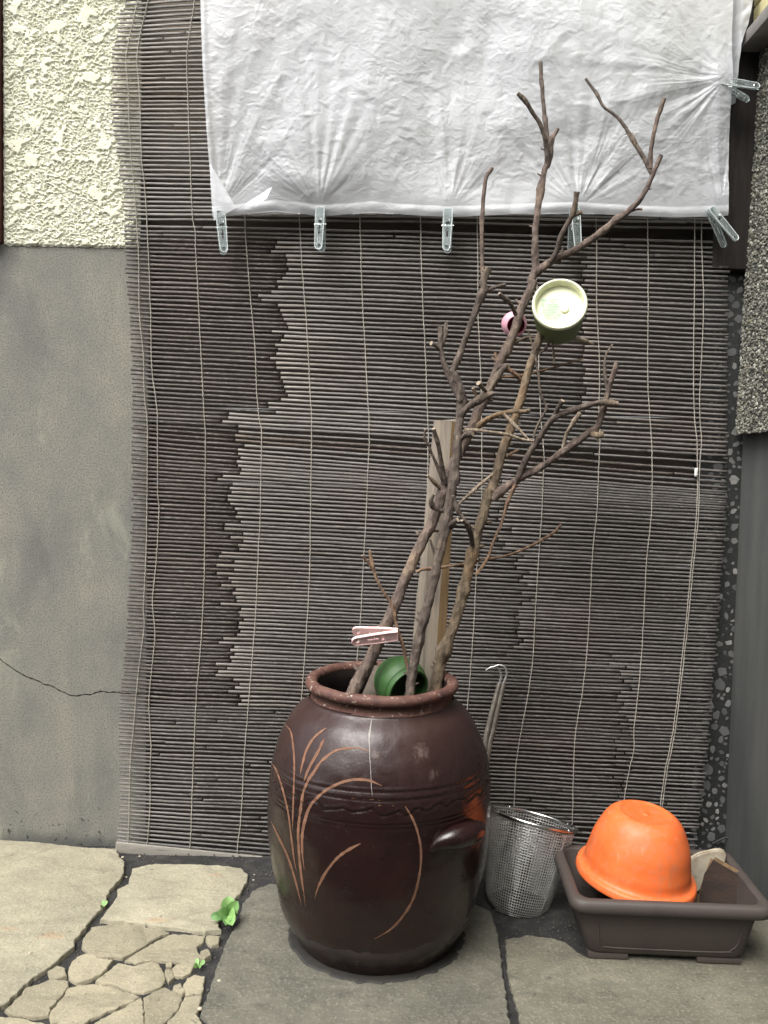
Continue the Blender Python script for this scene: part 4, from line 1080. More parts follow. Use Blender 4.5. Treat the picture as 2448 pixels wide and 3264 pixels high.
# --- branch A: leans right, passes behind B, tallest
bA = thing('cut_branch', 'tallest cut branch, leaning right from the jar and forking high before the plastic sheet', 'branch', U(*B3([(40, 1720)])[0], -.40), 'cut branches standing in the jar')
A_low = B3([(10, 1790), (70, 1655), (200, 1400), (300, 1190), (390, 980), (480, 760), (560, 580), (640, 430), (700, 280), (745, 150)])
A_up = B2([(310, 1440), (400, 1270), (480, 1100), (540, 950), (610, 820), (700, 600), (800, 380), (860, 200), (950, 0)]) + B1([(600, 1560), (636, 1480)])
yA = (-.40, -.30)
limb('stem', bA, A_low + A_up, [23, 21, 19, 18, 17, 16, 15, 14], -.42, -.27, 'bark_red', 16, .14, 3)
A0, A1_ = -.272, -.25
limb('side_branch', bA, B1([(640, 1500), (630, 1350), (645, 1150), (665, 980), (690, 830), (710, 765)]), [12, 10.5, 9.5], A0, -.25, 'bark_red')
limb('side_branch', bA, B1([(712, 790), (712, 700), (700, 600), (660, 500), (610, 420), (565, 350), (518, 305)]), [8.5, 7, 6.5], -.25, -.29, 'bark')
limb('side_branch', bA, B1([(712, 790), (736, 710), (738, 640), (755, 590), (785, 540)]), [8.5, 7.5, 6], -.25, -.24, 'bark_red')
limb('side_branch', bA, B1([(735, 650), (715, 580), (700, 480), (685, 330), (672, 200), (671, 102)]), [7, 6.5, 6.5], -.246, -.22, 'bark')
limb('side_branch', bA, B1([(630, 1500), (750, 1412), (900, 1340), (1050, 1240), (1160, 1150), (1290, 1050), (1370, 940), (1410, 840), (1440, 780), (1468, 714)]), [14, 12, 11, 10, 8, 7], A0, -.31, 'bark_red')
limb('side_branch', bA, B1([(1408, 850), (1370, 765), (1290, 630), (1200, 490), (1130, 425), (1085, 395), (1040, 310), (970, 210)]), [8, 6.5, 5, 4.5], -.305, -.25, 'bark')
limb('side_branch', bA, B1([(1398, 800), (1398, 700), (1415, 590), (1440, 470), (1465, 410), (1490, 338)]), [7, 6.5, 6.5], -.305, -.33, 'bark_red')
limb('side_branch', bA, B1([(740, 1420), (775, 1350), (820, 1220), (880, 1110), (908, 1010), (916, 955)]), [9, 8, 7.5, 9], -.285, -.33, 'bark')
limb('twig', bA, B1([(875, 1125), (905, 1105), (944, 1090)]), [5, 4.5], -.31, -.325, 'bark')
limb('twig', bA, B1([(1275, 1085), (1310, 1072), (1343, 1073)]), [3, 2.2], -.295, -.3, 'twig')
limb('twig', bA, B2([(820, 250), (780, 170), (690, 82)]), [7, 5], -.29, -.33, 'bark')
limb('twig', bA, B2([(770, 480), (850, 432), (920, 412), (990, 420)]), [5.5, 3.5, 3], -.295, -.27, 'bark')
limb('twig', bA, B2([(655, 700), (700, 640), (760, 625)]), [6, 5], -.31, -.34, 'bark')
limb('twig', bA, B2([(735, 640), (790, 680), (860, 740)]), [5, 5], -.31, -.3, 'twig')
limb('twig', bA, B2([(690, 640), (660, 530)]), [4, 3], -.31, -.30, 'twig')
limb('side_branch', bA, B2([(480, 1130), (560, 1060), (640, 1015), (720, 988), (810, 975), (880, 978), (925, 965)]), [10, 8.5, 8, 7], -.325, -.345, 'bark_tan')
limb('twig', bA, B2([(720, 995), (790, 1060), (850, 1120), (915, 1190)]), [4.6, 4, 3.5], -.342, -.35, 'twig_pale')
limb('twig', bA, B3([(745, 310), (700, 292), (660, 270), (648, 225), (672, 178)]), [6, 7, 6, 4.5], -.375, -.39, 'bark')
limb('twig', bA, B3([(735, 160), (690, 105), (620, 35)]), [7, 5, 3.5], -.35, -.37, 'bark_tan')
limb('twig', bA, B2([(275, 1560), (250, 1450), (205, 1350), (150, 1220), (125, 1180), (132, 1110)]), [6, 4.5, 4], -.35, -.39, 'bark_red')
limb('twig', bA, B2([(285, 1520), (260, 1380), (230, 1240), (195, 1105)]), [7, 7, 6.5], -.36, -.40, 'bark')
limb('twig', bA, B3([(535, 770), (580, 748), (700, 735), (900, 705), (1080, 668), (1230, 640), (1400, 570), (1560, 480), (1630, 408)]), [5.5, 4.2, 4.6, 4.2, 4.4], -.385, -.25, 'twig')
limb('twig', bA, B3([(640, 515), (655, 570), (672, 640)]), [3.5, 2.5], -.385, -.38, 'bark')
# --- branch B: dark, upright, in front
bB = thing('cut_branch', 'dark knotty cut branch in front, forking near the top of the wooden stake', 'branch', U(*B3([(480, 1700)])[0], -.42), 'cut branches standing in the jar')
limb('stem', bB, B3([(470, 1800), (490, 1640), (530, 1400), (590, 1130), (650, 920), (690, 720), (740, 520), (775, 360), (800, 200), (818, 60)]) + B2([(345, 1530), (365, 1320), (385, 1120), (398, 1000), (395, 900)]), [17, 16, 15.5, 16, 17, 16, 14], -.44, -.38, 'bark', 16, .22, 5)
limb('side_branch', bB, B2([(405, 990), (415, 880), (385, 780), (340, 690), (320, 670)]), [14, 12, 11], -.38, -.38, 'bark')
limb('side_branch', bB, B2([(395, 900), (345, 790), (290, 650), (255, 540), (243, 450), (245, 335)]), [10, 9, 8.5, 8], -.385, -.37, 'bark')
limb('twig', bB, B2([(250, 490), (275, 400), (290, 305)]), [6, 5.5], -.372, -.36, 'bark')
limb('twig', bB, B2([(245, 520), (215, 480), (178, 458)]), [6, 5], -.372, -.39, 'bark')
limb('side_branch', bB, B2([(330, 700), (350, 640), (400, 520), (440, 410), (500, 240), (550, 120), (580, 40)]) + B1([(285, 1560), (310, 1500), (330, 1462)]), [11, 10, 10, 11, 13, 11], -.38, -.36, 'bark', 14, .2, 2)
limb('side_branch', bB, B1([(295, 1560), (285, 1470), (280, 1300), (286, 1100), (297, 950), (312, 860), (335, 825), (350, 800)]), [6.5, 6, 6.5, 7, 6.5], -.36, -.34, 'bark_red', 12, .18)
limb('twig', bB, B1([(315, 1620), (350, 1595), (440, 1570)]), [5.5, 3.5], -.362, -.37, 'bark')
limb('side_branch', bB, B2([(400, 1010), (445, 950), (530, 893), (590, 855), (650, 840)]), [13, 11, 10, 8], -.385, -.40, 'bark')
limb('side_branch', bB, B2([(600, 850), (640, 780), (690, 690), (740, 632)]), [10, 9, 8], -.395, -.385, 'bark')
limb('twig', bB, B2([(595, 830), (565, 795), (535, 760)]), [6, 5], -.395, -.42, 'bark')
limb('twig', bB, B2([(518, 885), (510, 840), (493, 798)]), [4, 3.2], -.392, -.40, 'twig')
limb('twig', bB, B2([(400, 1190), (445, 1150), (490, 1142)]), [8, 6], -.385, -.41, 'bark')
limb('twig', bB, B2([(425, 1112), (520, 1118), (640, 1132), (750, 1150), (870, 1188), (970, 1202)]), [5, 4.5, 4.5, 4], -.385, -.36, 'twig_pale')
limb('twig', bB, B3([(790, 430), (815, 395), (850, 370)]), [8, 5], -.41, -.43, 'bark')
limb('twig', bB, B3([(815, 190), (850, 290), (885, 350), (920, 395)]), [7, 6, 6], -.41, -.41, 'bark')
# --- branch C: right, carries the green cup
bC = thing('cut_branch', 'right-hand cut branch with grey-tan bark, carrying the yellow-green cup on its tip', 'branch', U(*B3([(680, 1700)])[0], -.34), 'cut branches standing in the jar')
limb('stem', bC, B3([(660, 1800), (690, 1640), (720, 1450), (790, 1250), (850, 1080), (900, 880), (950, 680), (985, 540), (1010, 430), (1060, 250), (1100, 130)]) + B2([(635, 1580), (690, 1350), (760, 1150), (820, 990), (870, 830), (920, 640), (980, 470), (1030, 340)]), [20, 20, 19, 18, 17, 17, 15, 14, 13], -.36, -.33, 'bark_tan', 16, .15, 4)
limb('side_branch', bC, B2([(640, 1640), (700, 1580), (860, 1470), (1000, 1400), (1150, 1290), (1280, 1200), (1400, 1115), (1440, 1080)]), [14, 13, 11.5, 11, 12], -.345, -.39, 'bark_red')
limb('side_branch', bC, B2([(1400, 1130), (1440, 1080), (1478, 960), (1510, 830), (1580, 600)]), [10, 9, 8, 8], -.388, -.41, 'bark_red')
limb('twig', bC, B2([(1390, 1140), (1430, 1155), (1478, 1150)]), [9, 7], -.388, -.40, 'bark_tan')
limb('twig', bC, B2([(1170, 1275), (1190, 1170), (1230, 1090), (1295, 985)]), [7, 5.5, 6], -.37, -.41, 'twig_pale')
limb('twig', bC, B2([(1500, 800), (1487, 680), (1490, 560), (1515, 510), (1545, 470)]), [4.5, 3.8, 3.5], -.4, -.37, 'bark')
limb('side_branch', bC, B2([(820, 1510), (870, 1390), (930, 1270), (990, 1185), (1090, 1040), (1200, 980), (1350, 932), (1480, 905), (1592, 918)]), [10, 11, 10.5, 10, 9, 8.5], -.36, -.42, 'bark')
limb('twig', bC, B2([(1095, 1035), (1130, 965), (1170, 893)]), [6, 5], -.385, -.41, 'bark')
limb('twig', bC, B3([(985, 785), (1040, 720), (1080, 650), (1120, 540), (1180, 400), (1220, 260), (1290, 90), (1350, -60)]), [5.5, 5, 5, 6, 7], -.36, -.36, 'twig')
limb('twig', bC, B2([(905, 355), (960, 550), (985, 700), (1000, 830), (1045, 930), (1040, 970), (975, 1090), (948, 1180)]), [2.4, 3, 3.5, 4, 4.5], -.37, -.385, 'bark')
limb('twig', bC, B2([(690, 718), (860, 705), (1000, 670), (1180, 622), (1250, 600), (1330, 575)]), [4, 4.2, 3.6, 2.4], -.31, -.27, 'twig')
limb('twig', bC, B2([(1000, 530), (1040, 500), (1070, 455)]), [3.5, 3], -.335, -.33, 'bark')
limb('twig', bC, B2([(1090, 440), (1100, 540), (1103, 615)]), [3, 2.4], -.335, -.35, 'bark')
limb('twig', bC, B2([(1220, 430), (1320, 435), (1402, 466)]), [5, 4.5], -.31, -.30, 'twig_pale')
limb('twig', bC, B2([(745, 1315), (790, 1290), (835, 1268)]), [4, 3], -.345, -.33, 'twig')
limb('twig', bC, B3([(1120, 20), (1040, 90), (960, 160), (900, 215), (850, 265)]), [4.5, 4.5, 4], -.345, -.36, 'twig_pale')
limb('twig', bC, B3([(965, 560), (950, 490), (920, 400), (880, 370)]), [9, 7.5, 7], -.36, -.41, 'bark')
# --- thin twig that carries the pink peg
tw = thing('thin_twig', 'thin reddish twig rising from the jar, gripped by the pink peg', 'twig', U(*B3([(480, 1500)])[0], -.43))
limb('stem', tw, B3([(490, 1560), (465, 1450), (440, 1340), (390, 1170), (352, 1010), (260, 870), (212, 740), (185, 600)]), [6.5, 6, 5.5, 4.5], -.43, -.44, 'twig')
limb('side_shoot', tw, B3([(215, 760), (170, 690), (132, 640)]), [4, 3], -.438, -.45, 'twig')
# wooden stake
sb = U(*B3([(610, 1760)])[0], -.30); stp = U(*B2([(296, 1046)])[0], -.30)
st = thing('wooden_stake', 'split weathered wooden stake standing in the jar behind the branches', 'stake', sb)
ax = (stp - sb); L = ax.length
mt = Matrix.Translation(sb) @ ax.to_track_quat('Z', 'Y').to_matrix().to_4x4() @ Matrix.Rotation(R(-52), 4, 'Z')
mt = Matrix.Translation(sb) @ Matrix((Vector((1, 0, 0)), Vector((0, 1, 0)), Vector((ax.x / ax.z, 0, 1)))).transposed().to_4x4()
bm = bmesh.new()
ws = [(-.032, .006), (-.020, -.016), (.010, -.024), (.026, -.006), (.028, .012), (-.02, .016)]
rows = []
for i in range(41):
    t = i / 40; sc_ = 1.3 - .42 * t
    rows.append([bm.verts.new(mt @ Vector((x * sc_ + .0016 * mnoise.noise(Vector((k_, t * 12, 0))), y_ * sc_, t * (L + (.008 * mnoise.noise(Vector((k_ * 3.1, 5, 2))) if i == 40 else 0))))) for k_, (x, y_) in enumerate(ws)])
for i in range(40):
    for k_ in range(6):
        f = bm.faces.new((rows[i][k_], rows[i][(k_ + 1) % 6], rows[i + 1][(k_ + 1) % 6], rows[i + 1][k_]))
        f.material_index = 1 if k_ in (2, 3) else 0
bm.faces.new(rows[-1]); bm.faces.new(rows[0][::-1])
o = from_bm('stake_body', bm, 'stake', st, mats=['stake', 'stake_warm_lit']); sharp(o, 25)
# short offcut in the jar
c5 = crop(1050, 1950, .24111)
qa, qb = U(*c5([(500, 1160)])[0], -.36), U(*c5([(672, 760)])[0], -.30)
ax = qb - qa
mt = Matrix.Translation(qa) @ ax.to_track_quat('Z', 'Y').to_matrix().to_4x4() @ Matrix.Rotation(R(25), 4, 'Z')
oc = box('wood_offcut', (-.014, -.009, -.14), (.014, .009, ax.length), 'offcut', None, .002, mt, loc=qa)
tag(oc, 'short grey wood offcut sticking up beside the green pot in the jar', 'wood')

# ================================================================== CUPS ON THE BRANCHES
def axis_mtx(pos, axis):
    return Matrix.Translation(pos) @ Vector(axis).normalized().to_track_quat('Z', 'Y').to_matrix().to_4x4()
# yellow-green cup, base towards the viewer
q4 = crop(1600, 850, .21097)
pc = U(*q4([(872, 560)])[0], -.40); rC = rad(pc, 87)
view = (CPOS - pc).normalized()
axc = Vector((view.x + .02, view.y, view.z)).normalized()
axc = (Matrix.Rotation(R(-26), 3, 'X') @ axc)
mC = axis_mtx(pc, axc)
cup = thing('plastic_cup', 'yellow-green plastic cup stuck upside down on a branch tip, pale base facing out', 'cup', pc, 'plastic cups on the branches')
Hc = rC * 1.75
pr_ = [(rC * .84, -Hc), (rC * .88, -Hc * .8), (rC * .94, -Hc * .4), (rC * .985, -Hc * .1), (rC * .995, -.006)]
V, Fc = lathe([(a, c_) for a, c_ in pr_], 72, mC); part('cup_wall', V, Fc, 'olive_shade', cup)
pr_ = [(rC * .995, -.006), (rC * .99, -.0015), (rC * .955, .0012), (rC * .9, .0006), (rC * .855, -.004), (rC * .835, -.012), (rC * .80, -.0155), (rC * .5, -.0145), (0, -.0135)]
V, Fc = lathe(catmull([(a, c_, 0) for a, c_ in pr_], .0012)[:, :2].tolist(), 72, mC); part('cup_base', V, Fc, 'palecup_lit', cup)
V, Fc = lathe([(rC * .77, -Hc), (rC * .8, -Hc * .6), (rC * .86, -.03), (0, -.028)], 48, mC); part('cup_inside', V, Fc, 'olive_shade', cup)
# faded teal print: rows of small marks
bmv, bmf = [], []
rows_ = [(-.62, .26), (-.64, .16), (-.66, .06), (-.64, -.04), (-.62, -.14), (-.66, -.24), (-.58, -.34), (-.52, -.44)]
inv = mC.inverted()
right = inv.to_3x3() @ Vector((1, 0, 0)); right.z = 0; right.normalize(); upv = Vector((0, 0, 1)).cross(right)
if (mC.to_3x3() @ upv).z < 0: upv = -upv
for x0_, y0_ in rows_:
    x_ = x0_
    end = .05 + random.uniform(-.12, .04)
    while x_ < end:
        w_ = random.uniform(.03, .055)
        if random.random() < .82:
            for hh in range(2):
                a = right * (x_ * rC) + upv * ((y0_ + hh * .035 + random.uniform(-.006, .006)) * rC)
                b_ = right * ((x_ + w_ * .75) * rC) + upv * ((y0_ + hh * .035 + .016) * rC)
                zz = -.0128
                k0 = len(bmv)
                for u_, v_ in ((0, 0), (1, 0), (1, 1), (0, 1)):
                    p = right * ((x_ + u_ * w_ * .7) * rC) + upv * ((y0_ + hh * .04 + v_ * .022) * rC)
                    bmv.append(mC @ Vector((p.x, p.y, zz)))
                bmf.append([k0, k0 + 1, k0 + 2, k0 + 3])
        x_ += w_
part('faded_print', bmv, bmf, 'teal', cup, smooth=False)
V, Fc = lathe([(rC * .16, -.0128), (rC * .15, -.0112), (rC * .1, -.0105), (0, -.0118)], 24, mC @ Matrix.Translation(right * rC * .18 - upv * rC * .1)); part('mould_mark', V, Fc, 'palecup_lit', cup)
# pink round cup on the stem
pp_ = U(*q4([(185, 868)])[0], -.255); rP = rad(pp_, 40)
axp = Vector((.08, -1, -.30)).normalized(); mP = axis_mtx(pp_, axp)
pk = thing('plastic_cup', 'small round pink plastic cup behind a branch, its dark mouth facing out', 'cup', pp_, 'plastic cups on the branches')
prf = [(0, -rP * .9), (rP * .55, -rP * .85), (rP * .9, -rP * .5), (rP, 0), (rP * .95, rP * .35), (rP * .82, rP * .62), (rP * .74, rP * .72), (rP * .69, rP * .72)]
V, Fc = lathe(catmull([(a, c_, 0) for a, c_ in prf], .002)[:, :2].tolist(), 56, mP); part('cup_wall', V, Fc, 'pinkcup', pk)
prf = [(rP * .69, rP * .72), (rP * .67, rP * .6), (rP * .85, rP * .2), (rP * .85, -rP * .3), (0, -rP * .75)]
V, Fc = lathe(prf, 56, mP); part('cup_inside', V, Fc, 'pinkin', pk)
# green pot lying in the jar mouth
pg = U(*c5([(985, 985)])[0], -.375); rG = rad(pg, 84)
axg = Vector((.50, -.78, -.30)).normalized(); mG = axis_mtx(pg, axg)
gp = thing('plastic_pot', 'dark green round plastic pot tipped on its side in the jar mouth', 'pot', pg)
prf = [(0, -rG * 1.15), (rG * .6, -rG * 1.1), (rG * .9, -rG * .75), (rG * 1.02, -rG * .25), (rG * .98, .02 * rG), (rG * .93, rG * .14), (rG * .9, rG * .16), (rG * .9, rG * .2), (rG * .88, rG * .34), (rG * .84, rG * .36), (rG * .78, rG * .34)]
V, Fc = lathe(catmull([(a, c_, 0) for a, c_ in prf], .002)[:, :2].tolist(), 72, mG); part('pot_wall', V, Fc, 'green', gp)
prf = [(rG * .78, rG * .34), (rG * .79, rG * .2), (rG * .84, 0), (rG * .9, -rG * .3), (rG * .7, -rG * .8), (0, -rG * 1.0)]
V, Fc = lathe(prf, 64, mG); part('pot_inside', V, Fc, 'green', gp)
# pink peg on the twig
pa_ = U(*c5([(905, 300)])[0], -.447)
mt = Matrix.Translation(pa_) @ Matrix.Rotation(R(85), 4, 'Y') @ Matrix.Rotation(R(30), 4, 'Z') @ Matrix.Rotation(R(2), 4, 'X')
make_peg('clothes_peg', rad(pa_, 150), .026, .0042, 'pink', 'steel', 'pale pink plastic peg clipped sideways on the thin twig above the jar', 'clothes peg', mt, 13)

# ================================================================== STEEL HOOKS BEHIND THE JAR
H8 = crop(816, 1632, .4919)
for k_, (pts, hookp, lab) in enumerate([
    (H8([(1478, 1560), (1500, 1420), (1540, 1260), (1578, 1110)]), H8([(1578, 1110), (1588, 1060), (1570, 1012), (1530, 1004), (1490, 1024)]), 'left one of two hook-tipped metal rods leaning between the jar and blind'),
    (H8([(1500, 1580), (1530, 1440), (1568, 1270), (1606, 1110)]), H8([(1606, 1110), (1625, 1050), (1610, 1004), (1575, 992), (1530, 1006)]), 'right one of two hook-tipped metal rods leaning between the jar and blind')]):
    ft = G(1560, 2760)
    P = [Vector((U(*pts[0], -.12).x - .03, -.16, .01))] + [U(*p, -.12 + .015 * i) for i, p in enumerate(pts)]
    hk = thing('hook_rod', lab, 'hook', P[0], 'hook-tipped rods beside the jar')
    tube('rod', P, [.0072] * 4 + [.0058], 'rod', hk, 10, .02)
    tube('hook', [U(*p, -.075 - .004 * k_) for p in hookp], [.003, .0028, .0027, .0024, .0012], 'wire', hk, 8, .004)

# ================================================================== WIRE STRAINER
bs = G(1640, 2900); bs.z = .012
rt = U(1698, 2612, -.21)
stn = thing('wire_strainer', 'deep round steel wire mesh strainer standing between jar and planter', 'strainer', (bs.x, bs.y, 0))
bc = U(1640, 2902, -.255); axs = (rt - bc); Hs = axs.length
rT, rB = rad(rt, 138), rad(bc, 97)
xa = Vector((1, 0, -.18)).normalized(); zt_ = axs.normalized(); ya = zt_.cross(xa).normalized(); xa = ya.cross(zt_)
mS = Matrix((xa, ya, zt_)).transposed().to_4x4(); mS.translation = bc
tl = Matrix.Rotation(R(-4), 4, 'X')
V, Fc = [], []
def wire(path, r_=.00072):
    global V, Fc
    v_, f_, _ = sweep(path, r_, 4, False)
    Fc += [[q + len(V) for q in f] for f in f_]; V += [tuple(x) for x in v_]
def sp_(t, a):    # point on the basket wall, t 0 bottom .. 1 top
    t = max(t, 0.0); r_ = rB + (rT - rB) * t ** .8; z_ = t * Hs
    if t < .12: r_ *= .80 + .20 * (t / .12) ** .5
    dent = 1 + .035 * math.sin(a * 3 + 1) * (1 - t) + .012 * mnoise.noise(Vector((math.cos(a) * 2, math.sin(a) * 2, t * 5)))
    return mS @ Vector((r_ * dent * math.cos(a), r_ * dent * math.sin(a), z_))
NM, NH = 88, 34
for i in range(NM):
    a = 2 * math.pi * i / NM
    wire([sp_(j / NH, a + .006 * math.sin(j * math.pi + i * math.pi)) for j in range(0, NH + 1)])
for j in range(NH + 1):
    wire([sp_(j / NH + .0022 * (-1) ** k_, 2 * math.pi * k_ / 64) for k_ in range(65)])
nbt = 40
for i in range(-nbt // 2, nbt // 2 + 1):
    u_ = i / (nbt / 2) * .97; w_ = math.sqrt(max(0, 1 - u_ * u_)) * rB * .8
    if w_ > .004:
        wire([mS @ Vector((u_ * rB * .8, -w_ + 2 * w_ * k_ / 8, .0 - .006 * (1 - (u_ * u_)))) for k_ in range(9)])
        wire([mS @ Vector((-w_ + 2 * w_ * k_ / 8, u_ * rB * .8, .001 - .006 * (1 - (u_ * u_)))) for k_ in range(9)])
o = part('wire_mesh', np.array(V), Fc, 'wire', stn); tag(o, kind='stuff')
tube('rim_ring', [mS @ Vector((rT * 1.01 * math.cos(a), rT * 1.01 * math.sin(a), Hs + .002)) for a in np.linspace(0, 2 * math.pi, 80)], .0052, 'steel', stn, 10)
for a in (.35, 2.0, -.9, 3.6, -2.0):
    tube('rib', [sp_(t, a) + (sp_(t, a) - (bc + zt_ * t * Hs)).normalized() * .0014 for t in np.linspace(0, 1.0, 14)], .0011, 'wire', stn, 6)
    tie = [mS @ Vector(((rT * 1.01 + .0055 * math.cos(b_)) * math.cos(a), (rT * 1.01 + .0055 * math.cos(b_)) * math.sin(a), Hs + .002 + .0055 * math.sin(b_))) for b_ in np.linspace(0, 6.28, 14)]
    tube('wire_tie', tie, .0009, 'steel', stn, 6)

# ================================================================== PLANTER
f0, f1 = G(1895, 3060), G(2425, 3072)
yf = (f0.y + f1.y) / 2
PX0, PX1 = U(1836, 2868, yf - .045).x, U(2484, 2900, yf - .045).x
zrim = U(2140, 2880, yf - .036).z
yb = (lambda d: CPOS.y + d.y * ((zrim - CPOS.z) / d.z))(ray(2100, 2698))
pl_ = thing('planter_box', 'brown rectangular plastic planter box holding an orange bowl', 'planter', ((PX0 + PX1) / 2, (yf + yb) / 2, 0))
def rrect(x0_, x1_, y0_, y1_, r_, n=6):
    o_ = []
    for cx, cy, a0 in ((x1_ - r_, y1_ - r_, 0), (x0_ + r_, y1_ - r_, 90), (x0_ + r_, y0_ + r_, 180), (x1_ - r_, y0_ + r_, 270)):
        for k_ in range(n + 1):
            a = R(a0 + 90 * k_ / n); o_.append((cx + r_ * math.cos(a), cy + r_ * math.sin(a)))
    return o_
yfr = yf - .045
pl_.rotation_euler.z = R(-2.2)
lev = [  # inset, z
 (.046, .012), (.044, .016), (.040, .022), (.030, zrim * .5), (.022, zrim - .03), (.021, zrim - .0275), (.006, zrim - .026), (.001, zrim - .022), (0, zrim - .012), (.002, zrim - .004), (.006, zrim),
 (.016, zrim + .0005), (.021, zrim - .003), (.023, zrim - .01), (.034, zrim * .45), (.045, .03)]
def ring_at(ins, z, r0=.03):
    return [(x, y_, z) for x, y_ in rrect(PX0 + ins, PX1 - ins, yfr + ins, yb - ins, max(.012, r0 - ins * .2))]
def loft(rings, cap_last=True, cap_first=False):
    V, Fc = [], []; n = len(rings[0])
    for r_ in rings: V += r_
    for i in range(len(rings) - 1):
        for k_ in range(n):
            k2 = (k_ + 1) % n; Fc.append([i * n + k_, i * n + k2, (i + 1) * n + k2, (i + 1) * n + k_])
    if cap_last: Fc.append([(len(rings) - 1) * n + k_ for k_ in range(n)])
    if cap_first: Fc.append(list(range(n))[::-1])
    return V, Fc
V, Fc = loft([ring_at(*l) for l in lev[:5]], False, True); part('planter_wall', V, Fc, 'planter', pl_)
V, Fc = loft([ring_at(*l) for l in lev[4:13]], False); part('planter_rim', V, Fc, 'planter', pl_)
V, Fc = loft([ring_at(*l) for l in lev[12:]], True); sharp(part('planter_inside', V, Fc, 'planter', pl_))
V, Fc = loft([ring_at(.036, zrim * .42), ring_at(.06, zrim * .43)], True)
part('soil_fill', V, Fc, 'soil', pl_)
# raised moulding on the front
def fz(z): return yfr + np.interp(z, [.022, zrim * .5, zrim - .03], [.040, .030, .022]) - .0006
def frp(x, z): return Vector((x, fz(z), z))
xa0, xa1 = PX0 + .072, PX1 - .072
ml = [frp(xa0 - .012, zrim * .60), frp(xa0 - .01, .048), frp(xa0, .034), frp(xa0 + .02, .028), frp(xa1 - .02, .028), frp(xa1, .034), frp(xa1 + .012, .048), frp(xa1 + .016, zrim * .60)]
tube('moulding', ml, .0016, 'planter', pl_, 8, .01)
for x0_, x1_ in ((PX0 + .045, PX0 + .125), (PX1 - .135, PX1 - .047)):
    for ya_, yb2 in ((yfr + .045, yfr + .075), (yb - .075, yb - .045)):
        box('foot', (x0_, ya_, 0), (x1_, yb2, .0125), 'planter', pl_, .003)
# ------------------------------------------------------------------ orange bowl, upside down
oc_, ot = U(2028, 2772, (yf + yb) / 2 - .004), U(2064, 2592, (yf + yb) / 2 + .0)
rO = rad(oc_, 191)
axo = (ot - oc_); Ho = axo.length * 1.05
axo = Vector((axo.x * .62, axo.y - .012, axo.z)).normalized(); mO = axis_mtx(oc_, axo)
rt_ = rad(ot, 106)
bowl = thing('plastic_bowl', 'bright orange plastic bowl upside down in the brown planter box', 'bowl', oc_)
prf = [(rO * .985, -.016), (rO * 1.0, -.0155), (rO * 1.008, -.012), (rO * 1.0, -.006), (rO * .985, -.001), (rO * .945, .001), (rO * .905, .004), (rO * .885, .012), (rO * .875, .024), (rO * .85, Ho * .3), (rO * .80, Ho * .53), (rO * .71, Ho * .74), (rt_ * 1.12, Ho * .88), (rt_ * .93, Ho * .965), (rt_ * .82, Ho * .99), (rt_ * .76, Ho * .992), (rt_ * .70, Ho * .975), (rt_ * .5, Ho * .97), (rt_ * .14, Ho * .97), (rt_ * .10, Ho * .982), (0, Ho * .982)]
V, Fc = lathe(catmull([(a, c_, 0) for a, c_ in prf], .003)[:, :2].tolist(), 96, mO)
V = [v + (v - oc_).normalized() * .0012 * mnoise.noise(v * 16) for v in V]
part('bowl_wall', V, Fc, 'orange', bowl)
V, Fc = lathe([(rO * .99, -.0135), (rO * .97, -.010), (rO * .88, -.003), (rO * .86, .02), (rO * .82, Ho * .3), (rO * .76, Ho * .55), (rt_ * 1.0, Ho * .8), (rt_ * .6, Ho * .93), (0, Ho * .93)], 72, mO)
part('bowl_inside', V, Fc, 'orange', bowl)
# ------------------------------------------------------------------ wood block and pale shard in the planter
K = crop(1632, 2448, .4919)
def slabpoly(name, pts, ys_, th, mat, label, cat, mats=None):
    """an upright thick piece; ys_ gives each corner's own distance"""
    P = [U(x, y_, yy) for (x, y_), yy in zip(pts, ys_)]
    bm = bmesh.new()
    a = [bm.verts.new(p) for p in P]
    nrm = (P[1] - P[0]).cross(P[-1] - P[0]).normalized()
    if nrm.y < 0: nrm = -nrm
    b_ = [bm.verts.new(p + nrm * th) for p in P]
    n = len(P); bm.faces.new(a)
    bm.faces.new(b_[::-1])
    for i in range(n):
        f = bm.faces.new((a[i], b_[i], b_[(i + 1) % n], a[(i + 1) % n])); f.material_index = 1 if mats else 0
    bmesh.ops.bevel(bm, geom=list(bm.edges), offset=.007 if mats else .0025, segments=2, affect='EDGES', material=1 if mats else -1)
    o_ = from_bm(name, bm, mat, None, loc=P[-1], mats=mats or [mat])
    tag(o_, label, cat); sharp(o_, 30); return o_
ym = (yf + yb) / 2
slabpoly('wood_block', K([(1290, 562), (1528, 700), (1515, 760), (1478, 960), (1180, 960), (1205, 800), (1245, 690)]), [ym + .03, ym - .02, ym - .025, ym - .045, ym - .02, ym + .0, ym + .02], .022, 'block', 'dark rotting wood block with worn tan edges leaning in the planter', 'wood', ['block', 'block_edge'])
slabpoly('stone_shard', K([(1140, 600), (1220, 555), (1330, 532), (1375, 535), (1392, 560), (1380, 620), (1300, 700), (1230, 760), (1150, 860), (1100, 860)]), [ym + .05] * 10, .012, 'shard', 'pale speckled stone shard behind the orange bowl in the planter', 'stone')
# ------------------------------------------------------------------ cable against the side wall
cb = [U(*p, y_) for p, y_ in zip(K([(1300, 490), (1345, 468), (1385, 452), (1440, 466), (1490, 500), (1522, 560), (1528, 640), (1520, 760), (1500, 900)]), [-.01, -.012, -.014, -.02, -.03, -.05, -.07, -.09, -.11])]
o = tube('black_cable', cb, .0026, 'black', None, 8, .006, loc=cb[-1])
tag(o, 'thin black cable curving down in the corner behind the planter', 'cable')

